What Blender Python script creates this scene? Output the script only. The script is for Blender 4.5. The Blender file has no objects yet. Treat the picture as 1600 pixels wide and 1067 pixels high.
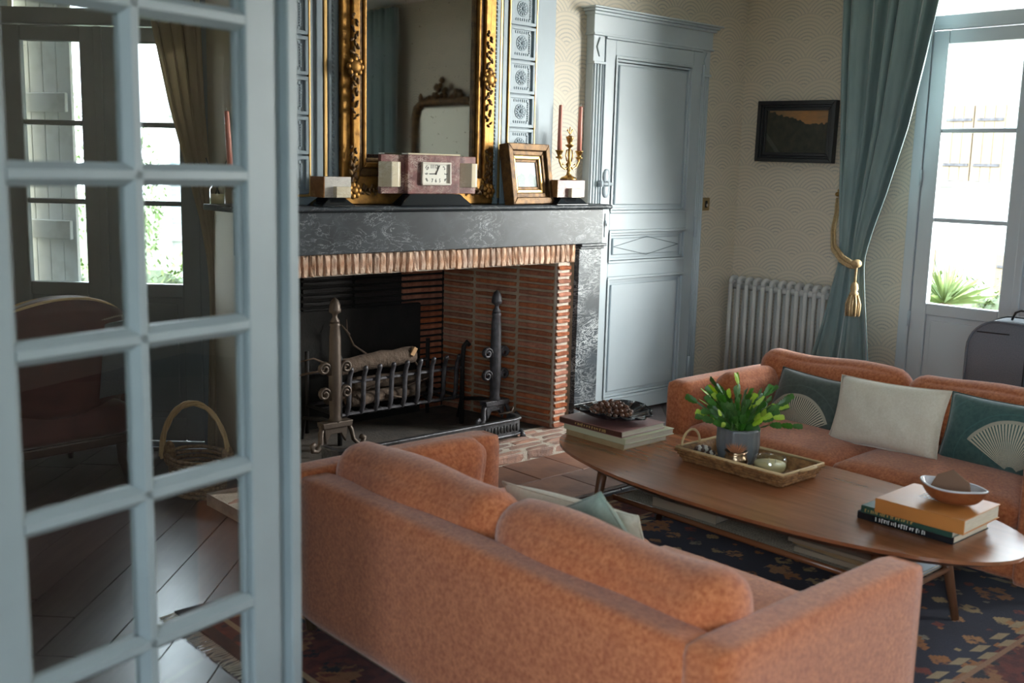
import bpy, bmesh, math, random
from mathutils import Vector, Matrix
rnd = random.Random(11)
R = math.radians
sc = bpy.context.scene
COL = sc.collection

# ------------------------------------------------------------------ camera
cam_d = bpy.data.cameras.new('camera'); cam = bpy.data.objects.new('camera', cam_d); COL.objects.link(cam)
th, ph, ro = R(47.837), R(9.374), R(-1.452)
fw = Vector((math.cos(th)*math.cos(ph), math.sin(th)*math.cos(ph), -math.sin(ph)))
r0 = Vector((math.sin(th), -math.cos(th), 0)); d0 = fw.cross(r0)
rt = r0*math.cos(ro) + d0*math.sin(ro); dn = -r0*math.sin(ro) + d0*math.cos(ro)
up = -dn; bk = -fw
cam.matrix_world = Matrix(((rt.x, up.x, bk.x, 0), (rt.y, up.y, bk.y, 0), (rt.z, up.z, bk.z, 1.5), (0, 0, 0, 1)))
cam_d.sensor_width = 36; cam_d.lens = 1655.7/1600*36; cam_d.clip_start = .05; cam_d.clip_end = 200
cam_d.dof.use_dof = True; cam_d.dof.focus_distance = 5.4; cam_d.dof.aperture_fstop = 3.2
sc.camera = cam

# ------------------------------------------------------------------ world, sun, exposure
w = bpy.data.worlds.new('sky'); sc.world = w; w.use_nodes = True
bg = w.node_tree.nodes['Background']; bg.inputs[0].default_value = (.77, .885, 1.0, 1); bg.inputs[1].default_value = 1.95
sun_d = bpy.data.lights.new('sun', 'SUN'); sun_d.energy = .8; sun_d.angle = R(2); sun_d.color = (1, .985, .96)
sun = bpy.data.objects.new('sun', sun_d); COL.objects.link(sun)
sun.rotation_euler = Vector((.66, -.30, -.69)).to_track_quat('-Z', 'Y').to_euler()
def portal(name, loc, direction, sx, sy):
    l = bpy.data.lights.new(name, 'AREA'); l.shape = 'RECTANGLE'; l.size = sx; l.size_y = sy
    o = bpy.data.objects.new(name, l); COL.objects.link(o); o.location = loc
    o.rotation_euler = Vector(direction).to_track_quat('-Z', 'Y').to_euler(); l.cycles.is_portal = True
portal('portal_window', (6.2, 2.46, 1.4), (-1, 0, 0), 1.3, 2.75)
portal('portal_window_second', (6.2, -.84, 1.4), (-1, 0, 0), .8, 2.75)
portal('portal_hall', (-.99, -.9, 1.475), (1, 0, 0), 2.2, 2.25)
portal('portal_left_window', (2.47-.393+.15, 5.04+.356+.15, 1.4), (-math.cos(th), -math.sin(th), 0), 1.0, 2.6)
# added unseen area lamp outside, standing in for daylight through the right-hand windows
key_d = bpy.data.lights.new('street_key_lamp', 'AREA'); key_d.shape = 'RECTANGLE'; key_d.size = 4.2; key_d.size_y = 3.4; key_d.energy = 500; key_d.color = (1, .975, .94)
key_o = bpy.data.objects.new('street_key_lamp', key_d); COL.objects.link(key_o); key_o.location = (8.6, -.95, 2.3)
key_o.rotation_euler = Vector((-1, .42, -.10)).to_track_quat('-Z', 'Y').to_euler()
sc.view_settings.view_transform = 'Standard'; sc.view_settings.look = 'None'
sc.view_settings.gamma = 1; sc.view_settings.use_curve_mapping = False
sc.view_settings.exposure = 3.17
sc.cycles.max_bounces = 10; sc.cycles.diffuse_bounces = 6; sc.cycles.glossy_bounces = 5; sc.cycles.transparent_max_bounces = 16
sc.cycles.caustics_reflective = False; sc.cycles.caustics_refractive = False
sc.cycles.sample_clamp_indirect = 6

# ------------------------------------------------------------------ node helpers / materials
class NT:
    def __init__(s, m): s.t = m.node_tree; s.n = s.t.nodes; s.l = s.t.links
    def node(s, k, **kw):
        n = s.n.new(k)
        for a, b in kw.items(): setattr(n, a, b)
        return n
    def put(s, sock, v):
        if v is None: return
        if hasattr(v, 'node'): s.l.new(v, sock)
        else: sock.default_value = v
    def m(s, op, a, b=None, c=None, clamp=False):
        n = s.node('ShaderNodeMath', operation=op, use_clamp=clamp)
        s.put(n.inputs[0], a)
        if b is not None: s.put(n.inputs[1], b)
        if c is not None: s.put(n.inputs[2], c)
        return n.outputs[0]
    def mix(s, f, a, b):
        n = s.node('ShaderNodeMix', data_type='RGBA'); s.put(n.inputs[0], f)
        for i, v in ((6, a), (7, b)):
            if not hasattr(v, 'node'): v = (*v[:3], 1)
            s.put(n.inputs[i], v)
        return n.outputs[2]
    def ramp(s, f, stops, mode='LINEAR'):
        n = s.node('ShaderNodeValToRGB'); n.color_ramp.interpolation = mode; s.put(n.inputs[0], f); e = n.color_ramp.elements
        while len(e) < len(stops): e.new(.5)
        for q, (p, c) in zip(e, stops): q.position = p; q.color = (*c[:3], 1)
        return n.outputs[0]
    def coord(s, kind='Object', scale=None, loc=None, rot=None):
        c = s.node('ShaderNodeTexCoord').outputs[kind]
        if scale or loc or rot:
            mp = s.node('ShaderNodeMapping'); s.l.new(c, mp.inputs[0])
            if scale: mp.inputs[3].default_value = scale
            if loc: mp.inputs[1].default_value = loc
            if rot: mp.inputs[2].default_value = rot
            return mp.outputs[0]
        return c
    def noise(s, vec, scale, detail=4, rough=.55, dist=0):
        n = s.node('ShaderNodeTexNoise'); s.put(n.inputs['Vector'], vec); n.inputs['Scale'].default_value = scale
        n.inputs['Detail'].default_value = detail; n.inputs['Roughness'].default_value = rough; n.inputs['Distortion'].default_value = dist
        return n.outputs['Fac']
    def bump(s, h, strength, dist=.01):
        n = s.node('ShaderNodeBump'); n.inputs['Strength'].default_value = strength; n.inputs['Distance'].default_value = dist
        s.put(n.inputs['Height'], h); return n.outputs[0]
    def sep(s, v):
        n = s.node('ShaderNodeSeparateXYZ'); s.l.new(v, n.inputs[0]); return n.outputs

def newmat(name):
    m = bpy.data.materials.new(name); m.use_nodes = True
    t = NT(m); b = m.node_tree.nodes['Principled BSDF']
    return m, t, b
def pm(name, col, rough=.55, metal=0, col2=None, vscale=8, lo=.35, hi=.65, bump=0, bscale=60, sheen=0, coat=0, rand=0, stretch=None, detail=4, spec=None):
    m, t, b = newmat(name)
    vec = t.coord('Object', scale=stretch)
    c = (*col, 1)
    if col2:
        f = t.ramp(t.noise(vec, vscale, detail), [(lo, (0, 0, 0)), (hi, (1, 1, 1))]); c = t.mix(f, col, col2)
    if rand:
        oi = t.node('ShaderNodeObjectInfo').outputs['Random']
        hs = t.node('ShaderNodeHueSaturation'); t.put(hs.inputs['Color'], c)
        t.put(hs.inputs['Value'], t.m('MULTIPLY_ADD', oi, 2*rand, 1-rand))
        t.put(hs.inputs['Saturation'], t.m('MULTIPLY_ADD', t.m('FRACT', t.m('MULTIPLY', oi, 7.3)), rand, 1-rand*.5))
        c = hs.outputs[0]
    t.put(b.inputs['Base Color'], c); b.inputs['Roughness'].default_value = rough; b.inputs['Metallic'].default_value = metal
    if bump: t.put(b.inputs['Normal'], t.bump(t.noise(t.coord('Object'), bscale, 5), bump))
    if sheen: b.inputs['Sheen Weight'].default_value = sheen; b.inputs['Sheen Roughness'].default_value = .4
    if coat: b.inputs['Coat Weight'].default_value = coat; b.inputs['Coat Roughness'].default_value = .2
    if spec is not None: b.inputs['Specular IOR Level'].default_value = spec
    return m

def wallpaper(name, axis):
    m, t, b = newmat(name)
    o = t.sep(t.coord('Object')); u, v = o[axis], o[2]
    W, H, RAD = .27, .135, .205
    res = None; mk = None
    # rows from back (upper) to front (lower): the lowest row whose fan covers the point wins
    k0 = t.m('FLOOR', t.m('DIVIDE', v, H))
    dist = None
    for i in (0, 1):      # i rows below
        row = t.m('SUBTRACT', k0, float(i))
        par = t.m('MULTIPLY', t.m('MODULO', t.m('ADD', row, 100.0), 2.0), W/2)
        du = t.m('SUBTRACT', t.m('MULTIPLY', t.m('FRACT', t.m('ADD', t.m('DIVIDE', t.m('SUBTRACT', u, par), W), 100.5)), W), W/2)
        dv = t.m('SUBTRACT', v, t.m('MULTIPLY', row, H))
        d = t.m('SQRT', t.m('ADD', t.m('MULTIPLY', du, du), t.m('MULTIPLY', dv, dv)))
        ang = t.m('ARCTAN2', du, dv)
        if dist is None: dist, angle = d, ang
        else:
            ins = t.m('LESS_THAN', d, RAD)
            dist = t.m('ADD', t.m('MULTIPLY', ins, d), t.m('MULTIPLY', t.m('SUBTRACT', 1.0, ins), dist))
            angle = t.m('ADD', t.m('MULTIPLY', ins, ang), t.m('MULTIPLY', t.m('SUBTRACT', 1.0, ins), angle))
    rings = t.m('FRACT', t.m('DIVIDE', dist, RAD/9))
    line = t.m('GREATER_THAN', rings, .62)
    dash = t.m('GREATER_THAN', t.m('FRACT', t.m('MULTIPLY', t.m('MULTIPLY', angle, dist), 75)), .28)
    near = t.m('SUBTRACT', 1.15, t.m('DIVIDE', dist, RAD), clamp=True)
    f = t.m('MULTIPLY', line, t.m('MULTIPLY_ADD', near, .6, .30))
    f = t.m('MULTIPLY', f, t.m('MULTIPLY_ADD', dash, .65, .35))
    f = t.m('MULTIPLY', f, t.m('MULTIPLY_ADD', t.noise(t.coord('Object'), 4), .8, .5), clamp=True)
    base = t.mix(t.noise(t.coord('Object'), 1.2, 2), (.66, .585, .465), (.60, .53, .43))
    t.put(b.inputs['Base Color'], t.mix(f, base, (.34, .33, .31)))
    b.inputs['Roughness'].default_value = .6
    t.put(b.inputs['Normal'], t.bump(line, .10, .002))
    return m

def fabric(name, c1, c2, c3, scale=70):
    m, t, b = newmat(name); v = t.coord('Object')
    n1 = t.ramp(t.noise(v, scale, 6, .7), [(.36, (0, 0, 0)), (.62, (1, 1, 1))])
    n2 = t.ramp(t.noise(v, scale*.22, 3), [(.35, (0, 0, 0)), (.7, (1, 1, 1))])
    c = t.mix(n1, c1, c2); c = t.mix(t.m('MULTIPLY', n2, .35), c, c3)
    t.put(b.inputs['Base Color'], c); b.inputs['Roughness'].default_value = .9
    b.inputs['Sheen Weight'].default_value = .35; b.inputs['Sheen Roughness'].default_value = .5
    b.inputs['Specular IOR Level'].default_value = .15
    t.put(b.inputs['Normal'], t.bump(t.noise(v, scale*4, 3), .35, .003))
    return m
def marble(name, base, dark, vein, scale=3.0, rough=.25, vein_w=.03, dist=2.5):
    m, t, b = newmat(name); v = t.coord('Object', rot=(.3, .5, .9))
    n = t.noise(v, scale, 8, .6, 1.0)
    c = t.mix(t.ramp(n, [(.3, (0, 0, 0)), (.7, (1, 1, 1))]), dark, base)
    a = t.m('ABSOLUTE', t.m('SUBTRACT', t.noise(t.coord('Object', scale=(1, 1, 2.2), rot=(.2, .7, .4)), scale*1.7, 9, .62, dist), .5))
    f = t.ramp(a, [(0, (1, 1, 1)), (vein_w, (0, 0, 0))])
    g = t.ramp(t.noise(v, scale*.8, 3), [(.42, (0, 0, 0)), (.62, (1, 1, 1))])
    c = t.mix(t.m('MULTIPLY', f, g), c, vein)
    t.put(b.inputs['Base Color'], c); b.inputs['Roughness'].default_value = rough; b.inputs['Specular IOR Level'].default_value = .35
    return m
def wood(name, c1, c2, axis=0, rough=.4, scale=6, rand=0, coat=0, bump=.06):
    m, t, b = newmat(name); s = [14, 14, 14]; s[axis] = 1.2
    f = t.noise(t.coord('Object', scale=tuple(s)), scale*.35, 6, .65, .4)
    c = t.mix(t.ramp(f, [(.3, (0, 0, 0)), (.7, (1, 1, 1))]), c1, c2)
    if rand:
        oi = t.node('ShaderNodeObjectInfo').outputs['Random']; hs = t.node('ShaderNodeHueSaturation')
        t.put(hs.inputs['Color'], c); t.put(hs.inputs['Value'], t.m('MULTIPLY_ADD', oi, 2*rand, 1-rand)); c = hs.outputs[0]
    t.put(b.inputs['Base Color'], c); b.inputs['Roughness'].default_value = rough
    if coat: b.inputs['Coat Weight'].default_value = coat; b.inputs['Coat Roughness'].default_value = .25
    if bump: t.put(b.inputs['Normal'], t.bump(f, bump, .002))
    return m
def thin_glass(name, tint=(1, 1, 1), ior=1.5, extra=.0):
    m, t, b = newmat(name); t.n.remove(b)
    tr = t.node('ShaderNodeBsdfTransparent'); tr.inputs[0].default_value = (*tint, 1)
    gl = t.node('ShaderNodeBsdfGlossy'); gl.inputs['Roughness'].default_value = .01
    lw = t.node('ShaderNodeLayerWeight'); lw.inputs[0].default_value = .5; f0 = ((ior-1)/(ior+1))**2
    mx = t.node('ShaderNodeMixShader'); t.put(mx.inputs[0], t.m('MULTIPLY_ADD', t.m('POWER', lw.outputs['Facing'], 5.0), 1-f0-extra, f0+extra, clamp=True)); t.l.new(tr.outputs[0], mx.inputs[1]); t.l.new(gl.outputs[0], mx.inputs[2])
    t.l.new(mx.outputs[0], t.n['Material Output'].inputs[0])
    return m
def mirror_mat(name, tint):
    m, t, b = newmat(name); v = t.coord('Object')
    spots = t.ramp(t.noise(v, 60, 3), [(.66, (0, 0, 0)), (.74, (1, 1, 1))]); haze = t.ramp(t.noise(v, 3, 4), [(.4, (0, 0, 0)), (.8, (1, 1, 1))])
    t.put(b.inputs['Base Color'], t.mix(t.m('MULTIPLY', spots, .5), tint, (.25, .24, .22)))
    b.inputs['Metallic'].default_value = 1; t.put(b.inputs['Roughness'], t.m('MULTIPLY_ADD', haze, .06, .02))
    return m

M = {}
M['paper_x'] = wallpaper('wallpaper_fan', 0); M['paper_y'] = wallpaper('wallpaper_fan_side', 1)
M['plaster'] = pm('beige_plaster', (.52, .45, .34), .8, col2=(.46, .40, .31), vscale=2)
M['hall'] = pm('dark_unseen_wall', (.20, .165, .13), .7)  # dark tone chosen to cut bounce from the unseen hall and left wall
M['pale_wall'] = pm('pale_wall_paint', (.74, .70, .62), .8)
M['ceiling'] = pm('ceiling_paint', (.86, .85, .83), .8)
M['blue'] = pm('blue_grey_paint', (.27, .33, .37), .5, col2=(.245, .30, .34), vscale=3, bump=.04, bscale=30)
M['door_blue'] = pm('door_paint', (.45, .51, .55), .38, col2=(.41, .47, .51), vscale=2, bump=.03, bscale=25)
M['line'] = pm('dark_seam', (.12, .15, .17), .6)
M['white_paint'] = pm('window_paint', (.50, .54, .58), .35, bump=.02)
M['leaf_paint'] = pm('glazed_door_paint', (.265, .31, .325), .4, col2=(.235, .275, .29), vscale=4, bump=.03)
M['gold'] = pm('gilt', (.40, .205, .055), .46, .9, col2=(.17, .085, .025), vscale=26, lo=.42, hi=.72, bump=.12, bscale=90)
M['gold_line'] = pm('gilt_line', (.66, .42, .16), .4, .8)
M['brass'] = pm('brass', (.62, .38, .12), .32, 1, col2=(.32, .19, .07), vscale=30)
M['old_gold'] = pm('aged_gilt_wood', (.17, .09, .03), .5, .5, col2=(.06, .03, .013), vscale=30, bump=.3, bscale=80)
M['mirror'] = mirror_mat('mirror_glass', (.74, .77, .76))
M['marble'] = marble('grey_marble', (.050, .058, .068), (.013, .016, .020), (.42, .44, .46), 3.6, .40, .016)
M['marble_leg'] = marble('grey_marble_veined', (.045, .056, .068), (.013, .018, .023), (.5, .52, .53), 5, .4, .05, 3.5)
M['brick'] = pm('thin_brick', (.40, .145, .075), .9, col2=(.26, .085, .045), vscale=30, bump=.5, bscale=70, rand=.28)
M['brick_pale'] = pm('soldier_brick', (.60, .43, .32), .9, col2=(.45, .25, .16), vscale=26, bump=.6, bscale=60, rand=.25)
M['brick_hearth'] = pm('hearth_brick', (.40, .22, .16), .9, col2=(.27, .17, .14), vscale=24, bump=.6, bscale=60, rand=.25)
M['mortar'] = pm('mortar', (.40, .30, .21), .95, col2=(.30, .21, .14), vscale=12, bump=.5, bscale=90)
M['mortar_pale'] = pm('pale_mortar', (.58, .50, .42), .95, col2=(.44, .37, .31), vscale=20, bump=.5, bscale=90)
M['soot'] = pm('soot', (.007, .0065, .006), .95, col2=(.012, .010, .009), vscale=10, bump=.3)
M['ash'] = pm('ash_dust', (.075, .06, .05), .95, col2=(.04, .032, .028), vscale=9, bump=.4)
M['iron'] = pm('cast_iron', (.10, .095, .105), .5, .5, col2=(.045, .042, .047), vscale=20, bump=.3, bscale=90)
M['iron_dark'] = pm('sooty_iron', (.020, .018, .018), .6, .4, bump=.3, bscale=90)
M['fender'] = pm('fender_iron', (.13, .13, .14), .42, .7, col2=(.05, .05, .055), vscale=18, bump=.3, bscale=60)
M['bronze'] = pm('aged_bronze', (.10, .075, .058), .5, .5, col2=(.085, .06, .047), vscale=18, bump=.15)
M['terracotta'] = pm('terracotta_tile', (.30, .155, .105), .55, col2=(.20, .105, .08), vscale=7, bump=.15, bscale=30, rand=.2)
M['grout'] = pm('tile_joint', (.13, .10, .09), .9)
M['plank'] = wood('dark_oak_plank', (.050, .036, .038), (.092, .066, .064), 0, .34, 6, .3, coat=.4)
M['subfloor'] = pm('subfloor', (.02, .014, .012), .9)
M['sofa'] = fabric('orange_weave', (.325, .086, .030), (.56, .194, .081), (.275, .058, .025), 85)
M['sofa_foot'] = wood('sofa_foot_wood', (.05, .03, .02), (.08, .05, .03), 2)
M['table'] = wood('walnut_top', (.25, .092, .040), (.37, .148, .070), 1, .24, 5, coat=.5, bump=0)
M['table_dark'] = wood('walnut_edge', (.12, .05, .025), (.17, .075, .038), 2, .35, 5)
M['cane'] = pm('cane_shelf', (.34, .29, .22), .6, col2=(.16, .12, .09), vscale=40, stretch=(6, .6, 6))
M['cream'] = fabric('cream_wool', (.66, .60, .49), (.74, .69, .59), (.60, .53, .42), 120)
M['sage'] = fabric('sage_velvet', (.20, .26, .22), (.25, .32, .27), (.17, .22, .19), 140)
M['curtain'] = pm('teal_velvet', (.15, .225, .235), .5, col2=(.19, .27, .275), vscale=20, sheen=.8, stretch=(1, 1, .2))
def linen(name, c):
    m, t, b = newmat(name); b.inputs['Base Color'].default_value = (*c, 1); b.inputs['Roughness'].default_value = .9
    tl = t.node('ShaderNodeBsdfTranslucent'); tl.inputs[0].default_value = (*c, 1); mx = t.node('ShaderNodeMixShader'); mx.inputs[0].default_value = .45
    t.l.new(b.outputs[0], mx.inputs[1]); t.l.new(tl.outputs[0], mx.inputs[2]); t.l.new(mx.outputs[0], t.n['Material Output'].inputs[0]); return m
M['beige_curtain'] = linen('beige_linen_sheer', (.50, .42, .30))
M['rope'] = pm('gold_rope', (.50, .36, .19), .55, col2=(.34, .23, .11), vscale=120)
M['radiator'] = pm('radiator_paint', (.55, .55, .54), .35)
M['frame_black'] = pm('ebony_frame', (.014, .015, .018), .35, bump=.05)
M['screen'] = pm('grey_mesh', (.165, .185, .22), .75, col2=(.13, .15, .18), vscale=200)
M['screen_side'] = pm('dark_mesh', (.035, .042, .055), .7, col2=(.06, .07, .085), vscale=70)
M['black'] = pm('black_metal', (.012, .013, .016), .4)
M['onyx'] = marble('cream_onyx', (.72, .63, .46), (.62, .52, .36), (.80, .74, .62), 8, .2, .06)
M['violet'] = marble('violet_marble', (.27, .11, .10), (.09, .035, .035), (.60, .48, .41), 14, .3, .06, 3)
M['violet_brown'] = marble('brown_onyx', (.34, .15, .05), (.20, .08, .03), (.5, .3, .14), 14, .2, .05)
M['white_marble'] = marble('white_marble', (.72, .68, .63), (.60, .56, .52), (.42, .38, .36), 12, .2, .04)
M['black_marble'] = pm('black_marble', (.008, .010, .013), .15, spec=.6)
M['dial'] = pm('dial_enamel', (.72, .69, .61), .35)
M['ink'] = pm('black_ink', (.01, .01, .01), .6)
M['candle'] = pm('pink_candle', (.66, .25, .19), .4, spec=.4)
M['wick'] = pm('wick', (.7, .66, .6), .9)
M['red_velvet'] = pm('wine_velvet', (.085, .018, .016), .65, col2=(.055, .012, .012), vscale=9, sheen=.5)
M['dark_wood'] = wood('dark_walnut', (.030, .015, .011), (.05, .026, .018), 2, .35)
M['wicker'] = pm('wicker', (.36, .24, .13), .7, col2=(.17, .095, .05), vscale=60, bump=.5, bscale=90)
M['seagrass'] = pm('seagrass', (.36, .18, .065), .65, col2=(.15, .065, .022), vscale=45, bump=.6, bscale=70)
M['rope_pale'] = pm('pale_cane', (.62, .45, .24), .6)
M['pot'] = pm('grey_glaze', (.15, .165, .175), .3, col2=(.10, .11, .12), vscale=6)
M['soil'] = pm('soil', (.02, .014, .01), .95)
M['cactus'] = pm('cactus_green', (.04, .14, .02), .45, col2=(.055, .16, .025), vscale=20, rand=.25, spec=.5)
M['cactus_new'] = pm('cactus_new_growth', (.33, .52, .03), .5, col2=(.42, .58, .06), vscale=20, rand=.15)
M['copper'] = pm('hammered_copper', (.46, .33, .22), .25, 1, col2=(.25, .17, .11), vscale=18, bump=.4, bscale=40)
M['woodrose'] = pm('dried_flower', (.52, .21, .09), .8, rand=.2)
M['wax'] = pm('wax', (.72, .62, .36), .45)
M['clear'] = thin_glass('candle_glass', (.96, .97, .95), 1.6, .06)
M['pane'] = thin_glass('window_glass', (.97, .99, .98))
M['pane_old'] = thin_glass('door_glass', (.975, .98, .97), 1.5, .01)
M['nut'] = pm('hazelnut', (.14, .055, .028), .38, col2=(.085, .032, .018), vscale=40, rand=.3)
M['dish'] = pm('dark_glazed_metal', (.012, .012, .015), .12, .3)
M['bead_d'] = pm('dark_bead', (.09, .05, .035), .45); M['bead_l'] = pm('pale_bead', (.62, .56, .48), .45)
M['page'] = pm('pages', (.62, .57, .47), .8, col2=(.50, .45, .36), vscale=90, stretch=(.3, .3, 8))
M['bowl_out'] = wood('bowl_wood', (.20, .055, .02), (.30, .10, .035), 0, .35); M['bowl_in'] = pm('glazed_white', (.58, .57, .60), .2)
M['paper_brown'] = pm('kraft_card', (.20, .11, .07), .85)
M['ext_white'] = pm('render_white', (.50, .51, .52), .9); M['ext_wood'] = wood('pale_shutter_wood', (.17, .125, .085), (.21, .16, .11), 2, .8)
M['ext_white2'] = pm('old_white_paint', (.66, .66, .65), .8, col2=(.50, .49, .46), vscale=9, lo=.5, hi=.8)
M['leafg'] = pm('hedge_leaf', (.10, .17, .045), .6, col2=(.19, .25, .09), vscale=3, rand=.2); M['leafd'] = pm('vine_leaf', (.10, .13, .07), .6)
M['ground'] = pm('grass', (.10, .13, .06), .95)  # grass kept dark to lower the bounce off the ground outside
M['yellow'] = pm('mustard_velvet', (.55, .36, .12), .8, sheen=.4)
M['bark'] = pm('bark', (.10, .065, .045), .9, col2=(.07, .045, .03), vscale=25, bump=.8, bscale=50)
M['cut'] = pm('cut_wood', (.55, .32, .16), .8)
M['hinge'] = pm('painted_iron', (.42, .48, .53), .35)
M['switch'] = pm('brass_plate', (.42, .31, .16), .35, .8)
M['shell_glass'] = thin_glass('bottle_glass', (.85, .86, .82), 1.45, .05)

# ------------------------------------------------------------------ mesh helpers
def wmat(o):
    m = o.matrix_basis.copy(); p = o.parent
    while p is not None: m = p.matrix_basis @ m; p = p.parent
    return m
def rot_z(a): return Matrix.Rotation(a, 4, 'Z')
class B:
    def __init__(s): s.v = []; s.f = []; s.mi = []; s.cur = 0
    def raw(s, vs, fs, T=None):
        n = len(s.v)
        for p in vs:
            p = Vector(p)
            s.v.append(T @ p if T is not None else p)
        for f in fs: s.f.append([i+n for i in f]); s.mi.append(s.cur)
        return s
    def box(s, x0, x1, y0, y1, z0, z1, T=None):
        return s.raw([(x0, y0, z0), (x1, y0, z0), (x1, y1, z0), (x0, y1, z0), (x0, y0, z1), (x1, y0, z1), (x1, y1, z1), (x0, y1, z1)],
                     [(0, 3, 2, 1), (4, 5, 6, 7), (0, 1, 5, 4), (1, 2, 6, 5), (2, 3, 7, 6), (3, 0, 4, 7)], T)
    def prism(s, poly, z0, z1, T=None):
        n = len(poly)
        return s.raw([(x, y, z0) for x, y in poly]+[(x, y, z1) for x, y in poly],
                     [tuple(range(n-1, -1, -1)), tuple(range(n, 2*n))]+[(i, (i+1) % n, (i+1) % n+n, i+n) for i in range(n)], T)
    def lathe(s, prof, n=20, T=None, sx=1, sy=1):
        vs = []; fs = []
        for r, z in prof:
            for k in range(n):
                a = 2*math.pi*k/n; vs.append((r*math.cos(a)*sx, r*math.sin(a)*sy, z))
        for i in range(len(prof)-1):
            for k in range(n): fs.append((i*n+k, i*n+(k+1) % n, (i+1)*n+(k+1) % n, (i+1)*n+k))
        if prof[0][0] > 1e-5: fs.append(tuple(range(n-1, -1, -1)))
        if prof[-1][0] > 1e-5: fs.append(tuple((len(prof)-1)*n+k for k in range(n)))
        return s.raw(vs, fs, T)
    def tube(s, pts, rad, n=8, T=None, closed=False, flat=None):
        pts = [Vector(p) for p in pts]; vs = []; fs = []; m = len(pts); up0 = None
        for i, p in enumerate(pts):
            if closed: d = pts[(i+1) % m]-pts[i-1]
            else: d = pts[min(i+1, m-1)]-pts[max(i-1, 0)]
            d.normalize()
            if up0 is None:
                up0 = Vector((0, 0, 1)) if abs(d.z) < .9 else Vector((1, 0, 0))
            a = (up0-d*up0.dot(d)); a = a.normalized() if a.length > 1e-4 else d.orthogonal().normalized(); up0 = a; b = d.cross(a)
            r = rad[i] if isinstance(rad, (list, tuple)) else rad
            ra, rb = (r, r) if not flat else (r, r*flat)
            for k in range(n):
                q = 2*math.pi*k/n; vs.append(p+a*math.cos(q)*ra+b*math.sin(q)*rb)
        for i in range(m if closed else m-1):
            j = (i+1) % m
            for k in range(n): fs.append((i*n+k, i*n+(k+1) % n, j*n+(k+1) % n, j*n+k))
        if not closed: fs.append(tuple(range(n-1, -1, -1))); fs.append(tuple((m-1)*n+k for k in range(n)))
        return s.raw(vs, fs, T)
    def cyl(s, p0, p1, r0, r1=None, n=12): return s.tube([p0, p1], [r0, r0 if r1 is None else r1], n)
    def ball(s, c, rx, ry=None, rz=None, n=12, m=8, T=None):
        ry = ry or rx; rz = rz or rx; T0 = Matrix.Translation(c) if T is None else T @ Matrix.Translation(c)
        prof = [(math.sin(math.pi*i/m), -math.cos(math.pi*i/m)*rz) for i in range(m+1)]; prof[0] = (0.0001, -rz); prof[-1] = (.0001, rz)
        return s.lathe([(r*rx, z) for r, z in prof], n, T0, 1, ry/rx)
    def grid(s, fn, nu, nv, closed_u=False, T=None):
        vs = [fn(i/(nu if closed_u else nu), j/nv) for j in range(nv+1) for i in range(nu if closed_u else nu+1)]
        w_ = nu if closed_u else nu+1; fs = []
        for j in range(nv):
            for i in range(nu):
                i2 = (i+1) % w_; fs.append((j*w_+i, j*w_+i2, (j+1)*w_+i2, (j+1)*w_+i))
        return s.raw(vs, fs, T)
    def soft(s, x0, x1, y0, y1, z0, z1, r, bulge=(0, 0, 0), n=7, T=None):
        """rounded, slightly stuffed box"""
        c = Vector(((x0+x1)/2, (y0+y1)/2, (z0+z1)/2)); h = Vector(((x1-x0)/2, (y1-y0)/2, (z1-z0)/2)); r = min(r, *(h*.999))
        base = {}; vs = []; fs = []
        def ax(i, hh):
            t_ = -1+2*i/n; # denser near the edges
            return math.copysign(abs(t_)**.7, t_)
        def vert(p):
            k = tuple(round(q, 5) for q in p)
            if k in base: return base[k]
            P = Vector((p[0]*h.x, p[1]*h.y, p[2]*h.z)); inner = Vector((max(-h.x+r, min(h.x-r, P.x)), max(-h.y+r, min(h.y-r, P.y)), max(-h.z+r, min(h.z-r, P.z))))
            d = P-inner; q = inner+(d.normalized()*r if d.length > 1e-9 else Vector())
            if d.length <= 1e-9: q = P
            for a in range(3):
                b1, b2 = [k2 for k2 in range(3) if k2 != a]
                q[a] += bulge[a]*p[a]*max(0, 1-p[b1]**2)**.8*max(0, 1-p[b2]**2)**.8
            base[k] = len(vs); vs.append(q+c); return base[k]
        for a in range(3):
            b1, b2 = (a+1) % 3, (a+2) % 3
            for sg in (-1, 1):
                for i in range(n):
                    for j in range(n):
                        ids = []
                        for di, dj in ((0, 0), (1, 0), (1, 1), (0, 1)):
                            p = [0, 0, 0]; p[a] = sg; p[b1] = ax(i+di, 0); p[b2] = ax(j+dj, 0); ids.append(vert(p))
                        fs.append(ids if sg > 0 else ids[::-1])
        return s.raw(vs, fs, T)
    def build(s, name, mat, parent=None, smooth=False, bevel=0, seg=2, local=False, solid=0, subsurf=0, auto=None):
        me = bpy.data.meshes.new(name); me.from_pydata([tuple(p) for p in s.v], [], s.f)
        mats = mat if isinstance(mat, (list, tuple)) else [mat]
        for q in mats: me.materials.append(M[q] if isinstance(q, str) else q)
        if len(mats) > 1: me.polygons.foreach_set('material_index', s.mi)
        if bevel:
            bm = bmesh.new(); bm.from_mesh(me); bmesh.ops.remove_doubles(bm, verts=bm.verts, dist=1e-6)
            es = [e for e in bm.edges if len(e.link_faces) == 2 and e.calc_face_angle(0) > R(35)]
            bmesh.ops.bevel(bm, geom=es, offset=bevel, segments=seg, affect='EDGES', profile=.5, clamp_overlap=True); bm.to_mesh(me); bm.free()
        o = bpy.data.objects.new(name, me); COL.objects.link(o)
        if parent is not None:
            o.parent = parent
            if not local: me.transform(wmat(parent).inverted())
        if smooth: me.polygons.foreach_set('use_smooth', [True]*len(me.polygons))
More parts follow.
